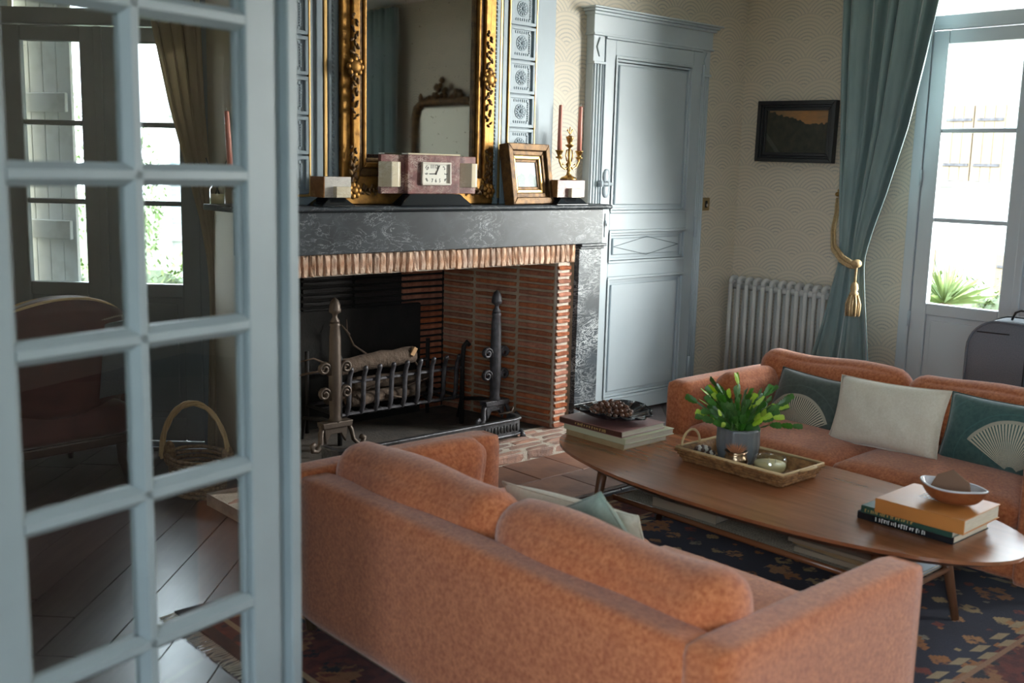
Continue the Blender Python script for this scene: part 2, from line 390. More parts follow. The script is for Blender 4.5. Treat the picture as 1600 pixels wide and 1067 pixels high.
        if auto:
            me.polygons.foreach_set('use_smooth', [True]*len(me.polygons))
            bm = bmesh.new(); bm.from_mesh(me)
            for e in bm.edges:
                if len(e.link_faces) == 2 and e.calc_face_angle(0) > R(auto): e.smooth = False
            bm.to_mesh(me); bm.free()
        if solid: md = o.modifiers.new('thickness', 'SOLIDIFY'); md.thickness = solid; md.offset = 0
        if subsurf: md = o.modifiers.new('smooth', 'SUBSURF'); md.levels = subsurf; md.render_levels = subsurf
        me.update(); return o
def tag(o, label, cat, group=None):
    o['label'] = label; o['category'] = cat
    if group: o['group'] = group
    return o
def struct(o, label=None):
    o['kind'] = 'structure'
    if label: o['label'] = label
    return o
def thing(name, label, cat, loc=(0, 0, 0), rz=0, group=None):
    o = bpy.data.objects.new(name, None); COL.objects.link(o); o.location = loc; o.rotation_euler = (0, 0, rz); o.empty_display_size = .1
    return tag(o, label, cat, group)
def clone(o, parent=None, M4=None):
    c = o.copy(); COL.objects.link(c); c.parent = parent
    if M4 is not None: c.matrix_basis = M4
    for ch in [k for k in bpy.data.objects if k.parent == o]: clone(ch, c)
    return c
def inst(src, parent, T):
    """another copy of one part with its own placement"""
    c = src.copy(); COL.objects.link(c); c.parent = parent; c.matrix_basis = T; return c
def text(body, size, mat, parent, T, depth=.0006, align='CENTER', sxy=(1, 1), name='numeral'):
    cu = bpy.data.curves.new(name, 'FONT'); cu.body = body; cu.size = size; cu.extrude = depth; cu.align_x = align; cu.align_y = 'CENTER'; cu.resolution_u = 2
    tmp = bpy.data.objects.new('tmp', cu); COL.objects.link(tmp)
    me = bpy.data.meshes.new_from_object(tmp.evaluated_get(bpy.context.evaluated_depsgraph_get())); bpy.data.objects.remove(tmp)
    me.materials.clear(); me.materials.append(M[mat]); me.transform(T @ Matrix.Diagonal((sxy[0], sxy[1], 1, 1)))
    o = bpy.data.objects.new(name, me); COL.objects.link(o)
    if parent is not None: o.parent = parent; me.transform(wmat(parent).inverted())
    return o

# ------------------------------------------------------------------ the room shell
XR, YF, ZC = 5.99, 4.375, 2.95            # right wall, fireplace wall, ceiling
KX, KY = 2.47, 5.04                       # corner between chimney side and canted window wall
WU = Vector((-math.sin(th), math.cos(th), 0)); WN = Vector((math.cos(th), math.sin(th), 0))   # along / outward of the canted wall
XL = .36                                  # left wall (double door to the hall)
U_END = (KX-XL)/math.sin(th)
YL_END = KY+U_END*math.cos(th)

fl = B().box(-1.7, 6.3, -2.4, 7.3, -.12, -.02).build('floor', 'subfloor'); struct(fl, 'dark oak plank floor laid diagonally through the living room')
def clip(poly, a, b):
    """keep the part of a polygon left of the line a->b"""
    out = []
    for i in range(len(poly)):
        p, q = poly[i], poly[(i+1) % len(poly)]
        f = lambda t_: (b[0]-a[0])*(t_[1]-a[1])-(b[1]-a[1])*(t_[0]-a[0])
        dp, dq = f(p), f(q)
        if dp >= 0: out.append(p)
        if (dp >= 0) != (dq >= 0):
            k = dp/(dp-dq); out.append((p[0]+(q[0]-p[0])*k, p[1]+(q[1]-p[1])*k))
    return out
def area(p): return abs(sum(p[i][0]*p[(i+1) % len(p)][1]-p[(i+1) % len(p)][0]*p[i][1] for i in range(len(p))))/2
regs = [[(-.9, -2.35), (KX, -2.35), (KX, KY), (XL, YL_END), (-.9, YL_END)], [(KX, -2.35), (XR, -2.35), (XR, YF), (KX, YF)]]
pa = R(46); pd = Vector((math.cos(pa), math.sin(pa), 0)); pn = Vector((-pd.y, pd.x, 0)); PW = .19
for k in range(-26, 34):
    s0 = -4.2+rnd.random()*2.4
    while s0 < 9.5:
        s1 = s0+rnd.uniform(1.9, 2.7)
        g = .0025
        quad = [tuple((pd*a+pn*b).xy) for a, b in ((s0+g, k*PW+g), (s1-g, k*PW+g), (s1-g, (k+1)*PW-g), (s0+g, (k+1)*PW-g))]
        for rg in regs:
            q = quad
            for i in range(len(rg)):
                q = clip(q, rg[i], rg[(i+1) % len(rg)])
                if len(q) < 3: break
            if len(q) < 3 or area(q) < .012: continue
            cx = sum(p[0] for p in q)/len(q); cy = sum(p[1] for p in q)/len(q)
            T = Matrix.Translation((cx, cy, 0)) @ rot_z(pa)
            b = B().prism([tuple((T.inverted() @ Vector((p[0], p[1], 0))).xy) for p in q], -.02, 0)
            o = b.build('plank', 'plank', fl, local=True); o.matrix_basis = T
        s0 = s1
# terracotta tiles in front of the hearth
TW = .292
for row in range(2):
    y1 = 3.858-row*TW; y0 = y1-TW+.006
    x = 2.02+(.10 if row else .26)-TW
    while x < 4.55:
        a, b_ = max(x, 2.02), min(x+TW-.006, 4.6)
        if b_-a > .05:
            o = B().box(a-(a+b_)/2, b_-(a+b_)/2, -(y1-y0)/2, (y1-y0)/2, 0, .007+rnd.random()*.002).build('tile', 'terracotta', fl, bevel=.002, seg=1, local=True); o.location = ((a+b_)/2, (y0+y1)/2, 0)
        x += TW
B().box(2.0, 4.62, 3.255, 3.86, 0, .0045).build('tile_bed', 'grout', fl)

b = B()   # right wall with two tall window openings
WY0, WY1, WZ = 1.80, 3.12, 2.80
W2a, W2b = -1.24, -.44
for y0, y1, z0, z1 in ((-2.4, W2a, 0, ZC), (W2b, WY0, 0, ZC), (WY1, YF+.25, 0, ZC), (W2a, W2b, WZ, ZC), (WY0, WY1, WZ, ZC)):
    b.box(XR, XR+.28, y0, y1, z0, z1)
struct(b.build('wall_right', 'paper_y'), 'beige fan-patterned wallpapered wall with the tall window')
struct(B().box(4.1, XR, YF, YF+.25, 0, ZC).build('wall_fireplace', 'paper_x'), 'fan-patterned wallpapered wall behind the panelled door')
struct(B().box(2.47, 4.1, 4.25, 5.25, 1.28, ZC).build('wall_chimney', 'plaster'), 'chimney breast carrying mirror and panelling')
struct(B().prism([(2.22, 4.17), (2.44, 4.17), (2.60, 4.97), (2.60, 5.25), (2.47, 5.05)], 0, 1.2765).build('wall_chimney_left', 'plaster'), 'beige plastered side of the chimney by the left window')
struct(B().prism([(4.08, 4.17), (4.36, 4.17), (4.36, YF), (4.1, YF), (4.1, 5.25), (3.95, 5.25), (3.95, 4.97)], 0, 1.2765).build('wall_chimney_right', 'plaster'), 'masonry between hearth and panelled door')
struct(B().box(2.60, 3.95, 4.976, 5.25, 0, 1.2765).build('wall_chimney_back', 'plaster'), 'masonry behind the fireback')
struct(B().box(2.45, 4.05, 4.2, 4.95, 0, .055).build('trim_1', 'ash'), 'sooty hearth floor inside the fireplace')
# canted wall with the left window (opening), drawn in its own frame: x = along wall from the corner, y = outward
CW = Matrix(((WU.x, WN.x, 0, KX), (WU.y, WN.y, 0, KY), (0, 0, 1, 0), (0, 0, 0, 1)))
LU0, LU1, LZ0, LZ1 = .0, 1.06, .0, 2.72
b = B(); b.box(LU1, U_END, 0, .25, 0, ZC, CW); b.box(-.02, LU1, 0, .25, LZ1, ZC, CW)
struct(b.build('wall_canted', 'plaster'), 'beige wall of the angled corner around the left window')
struct(B().box(-1.7, 6.3, -2.4, 7.3, ZC, ZC+.1).build('ceiling', 'ceiling'), 'plain white ceiling')
DY0, DY1, DZ = -.45, 1.66, 2.42          # doorway to the hall
b = B()
for y0, y1, z0 in ((-2.4, DY0, 0), (DY1, YL_END+.1, 0), (DY0, DY1, DZ)): b.box(XL-.14, XL, y0, y1, z0, ZC)
struct(b.build('wall_left', 'hall'), 'unseen wall darkened to cut bounce light, with the double doorway to the hall')
HW0, HW1 = -2.0, .2                     # added hall window, unseen behind the viewer, letting in fill light
b = B(); b.box(XL, XR, -2.4, -2.28, 0, ZC)
struct(b.build('wall_back', 'pale_wall'), 'plain pale wall opposite the fireplace')
b = B(); b.box(-1.0, -.88, -2.4, HW0, 0, ZC); b.box(-1.0, -.88, HW1, 3.4, 0, ZC); b.box(-1.0, -.88, HW0, HW1, 0, .35); b.box(-1.0, -.88, HW0, HW1, 2.6, ZC); b.box(-.9, XL-.14, 3.3, 3.4, 0, ZC); b.box(-.9, XL-.14, -2.4, -2.3, 0, ZC)
struct(b.build('wall_hall', 'hall'), 'plain hall wall behind the doorway')

# ------------------------------------------------------------------ windows
def sash(par, T, u0, u1, z0, z1, zp, bars, zt, mat='white_paint', hinge_side=0, glass='pane'):
    """one leaf: stiles, rails, glazing bars, panes, lower panel; x along, y outward"""
    st, dp = .095, .05
    b = B(); b.box(u0, u0+st, 0, dp, z0, z1, T); b.build('stile', mat, par, bevel=.008)
    b = B(); b.box(u1-st, u1, 0, dp, z0, z1, T); b.build('stile', mat, par, bevel=.008)
    for a, c in ((z0, z0+.12), (zp-.07, zp), (z1-.075, z1)):
        B().box(u0+st, u1-st, .002, dp-.002, a, c, T).build('rail', mat, par, bevel=.006)
    for z in bars: B().box(u0+st, u1-st, .006, dp-.01, z-.013, z+.013, T).build('glazing_bar', mat, par, bevel=.006)
    zs = [zp]+list(bars)+[z1-.075]
    for a, c in zip(zs, zs[1:]):
        B().box(u0+st-.004, u1-st+.004, .024, .029, a, c, T).build('pane', glass, par)
    B().box(u0+st, u1-st, .015, .035, z0+.12, zp-.07, T).build('panel', mat, par, bevel=.004)
    B().box(u0+st+.03, u1-st-.03, .008, .02, z0+.15, zp-.10, T).build('panel_field', mat, par, bevel=.006)
def window(name, label, T, u0, u1, zp, bars, z1, ztop, mat='white_paint', glass='pane'):
    root = bpy.data.objects.new(name, None); COL.objects.link(root); struct(root, label)
    um = (u0+u1)/2
    b = B(); b.box(u0-.02, u0+.045, -.01, .10, 0, ztop+.06, T); b.box(u1-.045, u1+.02, -.01, .10, 0, ztop+.06, T)
    b.box(u0+.045, u1-.045, -.01, .10, ztop, ztop+.06, T); b.box(u0+.045, u1-.045, -.008, .10, z1+.005, z1+.085, T); b.box(u0+.045, u1-.045, 0, .10, 0, .03, T)
    b.build('window_frame', mat, root, bevel=.006)
    sash(root, T, u0+.047, um-.001, .035, z1, zp, bars, ztop, mat, glass=glass); sash(root, T, um+.001, u1-.047, .035, z1, zp, bars, ztop, mat, glass=glass)
    B().box(um-.022, um+.022, -.016, 0, .04, z1, T).build('meeting_bead', mat, root, bevel=.006)
    for a, c in ((u0+.045, um-.02), (um+.02, u1-.045)):
        B().box(a, c, .03, .035, z1+.085, ztop, T).build('pane', glass, root)
    B().box(um-.02, um+.02, 0, .08, z1+.085, ztop, T).build('glazing_bar', mat, root, bevel=.006)
    return root
RW = Matrix(((0, 1, 0, XR), (-1, 0, 0, 0), (0, 0, 1, 0), (0, 0, 0, 1)))     # x' = -y, y' = outward (+x)
w1 = window('window_1', 'tall white French window with three panes per leaf and transom light', RW, -WY1, -WY0, .765, (1.255, 1.765), 2.325, 2.76)
# little painted hinges on the leaf next to the curtain
for z in (.62, 1.45): B().cyl((XR-.012, WY1-.048, z), (XR-.012, WY1-.048, z+.09), .008).build('hinge', 'hinge', w1, smooth=True)
window('window_2', 'second tall French window further along the wall', RW, -W2b, -W2a, .765, (1.255, 1.765), 2.325, 2.76)
w3 = window('window_3', 'left French window in the angled corner, seen through the door glass', CW, LU0, LU1, .86, (1.27, 1.66), 2.13, 2.68, 'leaf_paint')

hw = bpy.data.objects.new('window_fill', None); COL.objects.link(hw); struct(hw, 'added wide hall window behind the viewer for fill light')
b = B(); b.box(-.97, -.91, HW0, HW1, .35, .40); b.box(-.97, -.91, HW0, HW1, 2.55, 2.6)
for k in range(4): y = HW0+.025+k*(HW1-HW0-.05)/3; b.box(-.97, -.91, y-.025, y+.025, .40, 2.55)
b.build('window_frame', 'white_paint', hw)
for k in range(3): y = HW0+.05+k*(HW1-HW0-.05)/3; B().box(-.945, -.94, y, y+(HW1-HW0-.05)/3-.05, .40, 2.55).build('pane', 'pane', hw)

# ------------------------------------------------------------------ panelled door beside the fireplace
d1 = bpy.data.objects.new('door_1', None); COL.objects.link(d1); d1.location = (5.01, 4.33, 0); struct(d1, 'tall blue-grey panelled door with moulded cornice')
SX0, SX1, SZ = 4.575, 5.458, 2.235
B().box(SX0, SX1, 4.335, YF, .012, SZ).build('slab', 'door_blue', d1)
def frame_rect(b, x0, x1, z0, z1, wd, y0, y1):
    b.box(x0, x1, y0, y1, z0, z0+wd); b.box(x0, x1, y0, y1, z1-wd, z1); b.box(x0, x0+wd, y0, y1, z0+wd, z1-wd); b.box(x1-wd, x1, y0, y1, z0+wd, z1-wd)
rails = [(.012, .10), (.86, .94), (1.14, 1.24), (2.15, SZ)]
for a, c in rails: B().box(SX0+.085, SX1-.085, 4.312, 4.335, a, c).build('rail', 'door_blue', d1, bevel=.003)
for a, c in ((SX0, SX0+.085), (SX1-.085, SX1)): B().box(a, c, 4.311, 4.335, .012, SZ).build('stile', 'door_blue', d1, bevel=.003)
for z0, z1 in ((.10, .86), (.94, 1.14), (1.24, 2.15)):
    b = B(); frame_rect(b, SX0+.085, SX1-.085, z0, z1, .016, 4.305, 4.335); frame_rect(b, SX0+.103, SX1-.103, z0+.018, z1-.018, .014, 4.318, 4.335)
    b.build('panel_moulding', 'door_blue', d1, bevel=.004)
    B().box(SX0+.135, SX1-.135, 4.322, 4.336, z0+.05, z1-.05).build('panel_field', 'door_blue', d1, bevel=.006)
b = B(); q = [(SX0+.14, 1.04), (5.016, .985), (SX1-.14, 1.04), (5.016, 1.095)]
for i in range(4): b.cyl((q[i][0], 4.3215, q[i][1]), (q[(i+1) % 4][0], 4.3215, q[(i+1) % 4][1]), .0022, n=6)
b.build('lozenge_line', 'line', d1)
B().box(SX0-.006, SX1+.006, 4.337, 4.347, .012, SZ+.006).build('seam', 'line', d1)
# pilaster trims and cornice
for x0, x1 in ((4.478, 4.572), (5.461, 5.545)):
    b = B(); b.box(x0, x1, 4.318, YF, 0, 2.26); b.build('door_jamb', 'door_blue', d1, bevel=.003)
    for k in range(4):
        xx = x0+.012+k*(x1-x0-.024)/3.0; B().cyl((xx, 4.317, .12), (xx, 4.317, 2.09), .006, n=8).build('flute', 'door_blue', d1, smooth=True)
    b = B(); b.box(x0-.004, x1+.004, 4.305, YF, 2.09, 2.105); b.box(x0-.002, x1+.002, 4.312, YF, .0, .10); b.build('trim_block', 'door_blue', d1, bevel=.003)
    xm = (x0+x1)/2
    B().prism([(xm-.024, 2.185), (xm, 2.13), (xm+.024, 2.185), (xm, 2.24)], 0, .010, Matrix(((1, 0, 0, 0), (0, 0, -1, 4.320), (0, 1, 0, 0), (0, 0, 0, 1)))).build('diamond', 'door_blue', d1, bevel=.003)
b = B(); b.box(4.47, 5.553, 4.310, YF, 2.255, 2.37); b.build('frieze_board', 'door_blue', d1, bevel=.003)
b = B(); b.box(4.465, 5.558, 4.300, YF, 2.248, 2.262); b.box(4.575, 5.458, 4.305, YF, 2.236, 2.25); b.build('architrave_bead', 'door_blue', d1, bevel=.003)
b = B(); b.box(4.455, 5.568, 4.293, YF, 2.362, 2.378); b.box(4.440, 5.583, 4.278, YF, 2.378, 2.392); b.box(4.425, 5.60, 4.262, YF, 2.392, 2.402); b.build('cornice', 'door_blue', d1, bevel=.003)
# lock bolt with rosettes, keyhole, hinges
lk = B(); lk.ball((4.615, 4.306, 1.455), .028, .008, .045); lk.ball((4.615, 4.306, 1.375), .028, .008, .045); lk.cyl((4.545, 4.295, 1.413), (4.65, 4.295, 1.413), .010); lk.box(4.548, 4.568, 4.285, 4.312, 1.395, 1.431); lk.ball((4.615, 4.298, 1.413), .016)
lk.build('bolt_lock', 'hinge', d1, smooth=True)
b = B(); b.box(4.617, 4.629, 4.306, 4.312, 1.10, 1.24); b.ball((4.623, 4.305, 1.185), .009, .006, .015); b.build('keyhole_plate', 'hinge', d1, bevel=.002)
B().box(4.620, 4.626, 4.2995, 4.301, 1.165, 1.188).build('keyhole', 'ink', d1)
for z in (2.03, 1.08, .17): B().cyl((5.463, 4.302, z), (5.463, 4.302, z+.13), .008).build('hinge', 'hinge', d1, smooth=True)

sw = thing('light_switch', 'small brass light switch plate on the wallpaper beside the panelled door', 'light switch', (5.645, YF, 1.29))
B().box(5.607, 5.683, YF-.008, YF, 1.245, 1.33).build('plate', 'switch', sw, bevel=.004)
B().box(5.634, 5.656, YF-.012, YF-.008, 1.265, 1.31).build('recess', 'ink', sw, bevel=.004)
B().box(5.640, 5.650, YF-.022, YF-.012, 1.272, 1.29).build('toggle', 'bead_l', sw, bevel=.003)

# ------------------------------------------------------------------ blue panelling of the chimney breast
tr = bpy.data.objects.new('trim_2', None); COL.objects.link(tr); tr.location = (3.175, 4.25, 1.31); struct(tr, 'blue-grey panelling with rosette squares either side of the gilt mirror')
B().box(2.465, 4.095, 4.236, 4.25, 1.304, ZC).build('panel_board', 'blue', tr)
# rosette square built once, copied up both sides
PZ, PP, PWD = 1.353, .174, .178
def rosette_square():
    t = bpy.data.objects.new('rosette_square', None); COL.objects.link(t); t.parent = tr
    b = B(); h = PWD/2; frame = .016
    b.box(-h, h, -.016, 0, -PP/2+.003, -PP/2+.003+frame); b.box(-h, h, -.016, 0, PP/2-.003-frame, PP/2-.003); b.box(-h, -h+frame, -.016, 0, -PP/2+.003+frame, PP/2-.003-frame); b.box(h-frame, h, -.016, 0, -PP/2+.003+frame, PP/2-.003-frame)
    o1 = b.build('square_frame', 'blue', t, bevel=.003, local=True)
    b = B(); b.box(-h+frame, h-frame, -.004, 0, -PP/2+.003+frame, PP/2-.003-frame)
    for s in (-1, 1):     # leaf bands above and below, dentil band at one side
        for k in range(7): b.ball((-.045+k*.015, -.004, s*.055), .0055, .004, .008, 6, 5)
    for k in range(9): b.box(.050, .060, -.009, -.003, -.05+k*.0115, -.05+k*.0115+.007)
    o2 = b.build('square_ground', 'blue', t, local=True)
    b = B(); Ry = Matrix.Rotation(R(90), 4, 'X')
    b.lathe([(.040, 0), (.040, .006), (.035, .006), (.033, .003), (.0, .003)], 24, Ry)
    for k in range(12):
        a = 2*math.pi*k/12; b.ball((0, 0, 0), .0055, .0035, .013, 8, 6, Matrix.Translation((math.sin(a)*.021, -.005, math.cos(a)*.021)) @ Matrix.Rotation(a, 4, 'Y'))
    b.ball((0, -.006, 0), .008, .006, .008, 8, 6)
    o3 = b.build('rosette', 'blue', t, smooth=True, local=True)
    return t
src = rosette_square(); first = True
for xc in (2.470, 3.850):
    for k in range(9):
        T = Matrix.Translation((xc-3.175, -.014, PZ+PP*(k+.5)-1.31))
        if first: src.matrix_basis = T; first = False
        else: clone(src, tr, T)
ztop = PZ+PP*9
for xc in (2.470, 3.850):
    h = PWD/2
    b = B(); b.box(xc-h-.010, xc-h, 4.218, 4.237, PZ-.01, ztop); b.box(xc+h, xc+h+.010, 4.218, 4.237, PZ-.01, ztop); b.box(xc-h, xc+h, 4.218, 4.237, PZ-.012, PZ-.001)
    b.build('gilt_bead', 'gold_line', tr, bevel=.003)
for s in (-1, 1):
    x = 3.175+s*.525; b = B(); b.box(x-.008, x+.008, 4.222, 4.237, 1.304, ZC); b.build('gilt_bead', 'gold_line', tr, bevel=.003)
    xs = sorted((3.175+s*.463, 3.175+s*.513)); b = B(); b.box(xs[0], xs[1], 4.218, 4.237, 1.304, ZC); b.build('moulding', 'blue', tr, bevel=.006)
    xm = sum(xs)/2; b = B()
    for k in range(78): b.ball((xm, 4.218, 1.33+k*.0205), .008, .006, .009, 6, 4)
    b.build('beading', 'blue', tr, smooth=True)
    xs = sorted((3.175+s*.538, 3.175+s*.572)); B().box(xs[0], xs[1], 4.226, 4.237, 1.304, ZC).build('moulding', 'blue', tr, bevel=.005)
B().box(2.46, 4.1, 4.222, 4.237, 1.304, 1.338).build('base_board', 'blue', tr, bevel=.004)

# ------------------------------------------------------------------ fireplace
fp = thing('fireplace', 'grey marble fireplace with brick-lined hearth beneath the gilt mirror', 'fireplace', (3.25, 4.12, 0))
FL, FR = 2.19, 4.39
b = B(); pr_ = [(0, 1.277), (-.012, 1.282), (-.018, 1.290), (-.012, 1.300), (-.004, 1.304), (.33, 1.304), (.33, 1.277)]
b.raw([(x, 4.088+y, z) for x in (2.14, 4.425) for y, z in pr_], [tuple(range(7)), tuple(range(13, 6, -1))]+[(i, (i+1) % 7+0, (i+1) % 7+7, i+7)[::-1] for i in range(7)])
b.build('mantel_shelf', 'marble', fp, bevel=.003)
B().box(FL, FR-.012, 4.10, 4.24, 1.087, 1.2765).build('frieze', 'marble', fp, bevel=.003)
for x0, x1, sgn in ((4.197, 4.375, 1), (2.19, 2.30, -1)):
    B().box(x0, x1, 4.10, 4.22, .185, 1.087).build('leg', 'marble_leg', fp, bevel=.003)
    B().box(x0-.006, x1+.006, 4.094, 4.22, .0, .183).build('plinth', 'marble', fp, bevel=.004)
    b = B(); b.box(x0, x1+.025 if sgn > 0 else x1, 4.082, 4.22, 1.072, 1.087); b.box(x0, x1+.012 if sgn > 0 else x1, 4.090, 4.22, 1.058, 1.072); b.build('capital', 'marble', fp, bevel=.004)
B().box(2.30, 4.197, 4.128, 4.24, .985, 1.087).build('lintel_mortar', 'mortar_pale', fp)
# soldier course
bs = B(); bs.box(-.0145, .0145, -.012, .02, -.047, .047); src = None
x = 2.315; k = 0
meshes = []
def rough_brick(name, sx, sy, sz, mat, amp, n=3):
    b = B(); b.soft(-sx/2, sx/2, -sy/2, sy/2, -sz/2, sz/2, min(sx, sz, sy)*.22, n=n)
    b.v = [p+Vector((rnd.uniform(-amp, amp), rnd.uniform(-amp, amp), rnd.uniform(-amp, amp))) for p in b.v]
    return b.build(name, mat, fp, local=True)
protos = [rough_brick('soldier_brick', .030, .030, .096, 'brick_pale', .003) for _ in range(7)]
used = set()
def place(protos, T):
    i = rnd.randrange(len(protos)); p = protos[i]
    if p.name not in used: used.add(p.name); p.matrix_basis = T; return p
    return inst(p, fp, T)
FPL = Vector((3.25, 4.12, 0))
while x < 4.16:
    place(protos, Matrix.Translation(Vector((x, 4.124+rnd.uniform(-.003, .003), 1.037+rnd.uniform(-.003, .003)))-FPL) @ Matrix.Rotation(rnd.uniform(-.03, .03), 4, 'Y')); x += .0385+rnd.uniform(-.003, .003)
# jambs
CP = .0368; NC = 25
B().box(4.066, 4.150, 4.126, 4.17, .055, .99).build('jamb_mortar', 'mortar_pale', fp); B().box(2.305, 2.436, 4.126, 4.17, .055, .99).build('jamb_mortar', 'mortar_pale', fp)
B().box(4.150, 4.197, 4.135, 4.17, .055, 1.087).build('jamb_filler', 'mortar', fp)
pj = [rough_brick('jamb_brick', .094, .022, .020, 'brick', .0025) for _ in range(4)]; pl = [rough_brick('jamb_brick', .132, .022, .020, 'brick', .0025) for _ in range(3)]
for k in range(NC):
    z = .075+k*CP
    if z > .98: break
    place(pj, Matrix.Translation(Vector((4.107+rnd.uniform(-.004, .004), 4.122, z))-FPL)); place(pl, Matrix.Translation(Vector((2.370, 4.122, z))-FPL))
# right inner wall, three stacked columns, slightly splayed
A0, A1 = Vector((4.062, 4.150, 0)), Vector((3.925, 4.955, 0)); dv = (A1-A0); L = dv.length; dv.normalize(); ang = math.atan2(dv.y, dv.x)
cols = [(.0, .245), (.262, .565), (.582, L)]
pcs = [[rough_brick('firebox_brick', c1-c0-.012, .024, .0235, 'brick', .0022) for _ in range(3)] for c0, c1 in cols]
for k in range(27):
    z = .072+k*CP
    if z > 1.06: break
    for ci, (c0, c1) in enumerate(cols):
        p = A0+dv*((c0+c1)/2); place(pcs[ci], Matrix.Translation(Vector((p.x, p.y, z+rnd.uniform(-.002, .002)))-FPL) @ rot_z(ang))
B().prism([(4.066, 4.15), (4.09, 4.15), (3.95, 4.97), (3.928, 4.97)], .055, 1.08).build('side_mortar', 'mortar', fp)
# back wall bricks (sooty) and iron fireback
B().box(2.6, 3.93, 4.958, 4.975, .055, 1.15).build('back_mortar', 'soot', fp)
xs = [(2.62, 2.94), (2.955, 3.27), (3.285, 3.60), (3.615, 3.905)]
pb = [[rough_brick('back_brick', b_-a_, .022, .024, 'iron_dark' if i < 3 else 'brick', .002) for _ in range(2)] for i, (a_, b_) in enumerate(xs)]
for k in range(27):
    z = .072+k*CP
    if z > 1.06: break
    for i, (a_, b_) in enumerate(xs):
        if z < .66 and i < 3: continue
        place(pb[i], Matrix.Translation(Vector(((a_+b_)/2, 4.952, z))-FPL))
fb = B().box(2.66, 3.715, 4.90, 4.935, .055, .705).build('fireback', 'soot', fp, bevel=.006)
# hearth of bricks laid flat in rows
B().box(2.02, 4.46, 3.868, 4.2, .0, .054).build('hearth_bed', 'mortar_pale', fp)
ph_ = [rough_brick('hearth_brick', l, .056, .055, 'brick_hearth', .0025) for l in (.19, .22, .25)]
lens = (.19, .22, .25)
for r_ in range(5):
    y = 3.892+r_*.064; x = 2.03-rnd.random()*.1
    while x < 4.40:
        i = rnd.randrange(3); l = lens[i]
        if x+l > 4.47: break
        if x > 2.0:
            p = ph_[i]; T = Matrix.Translation(Vector((x+l/2, y+rnd.uniform(-.002, .002), .0305+rnd.uniform(-.0015, .0015)))-FPL)
            if p.name not in used: used.add(p.name); p.matrix_basis = T
            else: inst(p, fp, T)
        x += l+.014

# ------------------------------------------------------------------ andirons, grate, logs, fender
def andiron(label, loc, mat, mat2):
    a = thing('andiron', label, 'andiron', loc, 0, 'pair of acorn-topped andirons in the hearth')
    b = B(); b.lathe([(.030, .16), (.034, .17), (.028, .19), (.030, .22), (.033, .40), (.029, .60), (.024, .65), (.028, .66), (.022, .675), (.0, .675)], 14); b.build('shaft', mat, a, smooth=True, local=True)
    b = B(); b.lathe([(.022, .672), (.024, .68), (.012, .70), (.013, .715), (.030, .725), (.031, .74), (.028, .745), (.028, .76), (.018, .785), (.0, .80)], 14); b.build('acorn_finial', mat2, a, smooth=True, local=True)
    for z in (.31, .44):
        for s in (-1, 1):
            pts = [(s*(.030+.005*0), 0, z-.035)]
            for k in range(15):
                q = k/14*2*math.pi*1.45; r_ = .033*(1-k/14*.72); pts.append((s*(.064-r_*math.cos(q)), 0, z+r_*math.sin(q)*1.0))
            b = B().tube(pts, .0085, 6, flat=1.9); b.build('scroll', mat, a, smooth=True, local=True)
    b = B(); b.prism([(-.085, .135), (.085, .135), (.09, .165), (-.09, .165)], -.03, .03, Matrix(((1, 0, 0, 0), (0, 0, 1, 0), (0, 1, 0, 0), (0, 0, 0, 1))))
    b.prism([(-.06, .05), (-.03, .10), (.03, .10), (.06, .05), (.07, .135), (-.07, .135)], -.012, .012, Matrix(((1, 0, 0, 0), (0, 0, 1, 0), (0, 1, 0, 0), (0, 0, 0, 1))))
    b.build('base', mat, a, bevel=.004, local=True)
    for s in (-1, 1):
        b = B(); b.tube([(s*.075, 0, .15), (s*.092, -.01, .11), (s*.098, -.02, .06), (s*.125, -.03, .03), (s*.15, -.03, .035), (s*.155, -.03, .06), (s*.135, -.03, .07)], .012, 8, flat=1.3); b.build('foot', mat, a, smooth=True, local=True)
    B().tube([(0, .0, .15), (0, .12, .15), (0, .30, .12), (0, .33, .0)], .012, 6).build('back_bar', 'iron_dark', a, smooth=True, local=True)
    return a
andiron('bronze andiron with acorn finial standing before the soot-black fireback', (2.829, 4.4325, .055), 'bronze', 'bronze').scale = (.985,)*3
andiron('blackened andiron with acorn finial standing before the bare brick side wall', (3.815, 4.345, .055), 'iron', 'iron').scale = (.97,)*3
gr = thing('fire_grate', 'black iron fire basket with curved bars holding logs', 'fire grate', (3.30, 4.66, .055))
GX0, GX1 = 2.97, 3.68
for i in range(9):
    x = GX0+i*(GX1-GX0)/8
    pts = [(x, 4.70, .20), (x, 4.60, .19), (x, 4.545, .205), (x, 4.525, .25), (x, 4.52, .36), (x, 4.515, .41), (x, 4.50, .445), (x-.012, 4.485, .46)]
    B().tube(pts, .0095, 6, flat=1.5).build('bar', 'iron', gr, smooth=True)
for s, x in ((-1, GX0-.05), (1, GX1+.05)):
    b = B(); b.tube([(x, 4.53, .055), (x, 4.53, .42), (x, 4.52, .50), (x+s*.015, 4.51, .525), (x+s*.03, 4.51, .505)], .014, 6); b.tube([(x, 4.85, .055), (x, 4.85, .50)], .013, 6); b.build('upright', 'iron_dark', gr, smooth=True)
    B().tube([(x, 4.53, .21), (x, 4.85, .21)], .010, 6).build('side_rail', 'iron_dark', gr)
for z, y in ((.21, 4.545), (.21, 4.72), (.21, 4.85), (.38, 4.532), (.38, 4.85)): B().tube([(GX0-.05, y, z), (GX1+.05, y, z)], .009, 6).build('rail', 'iron', gr)
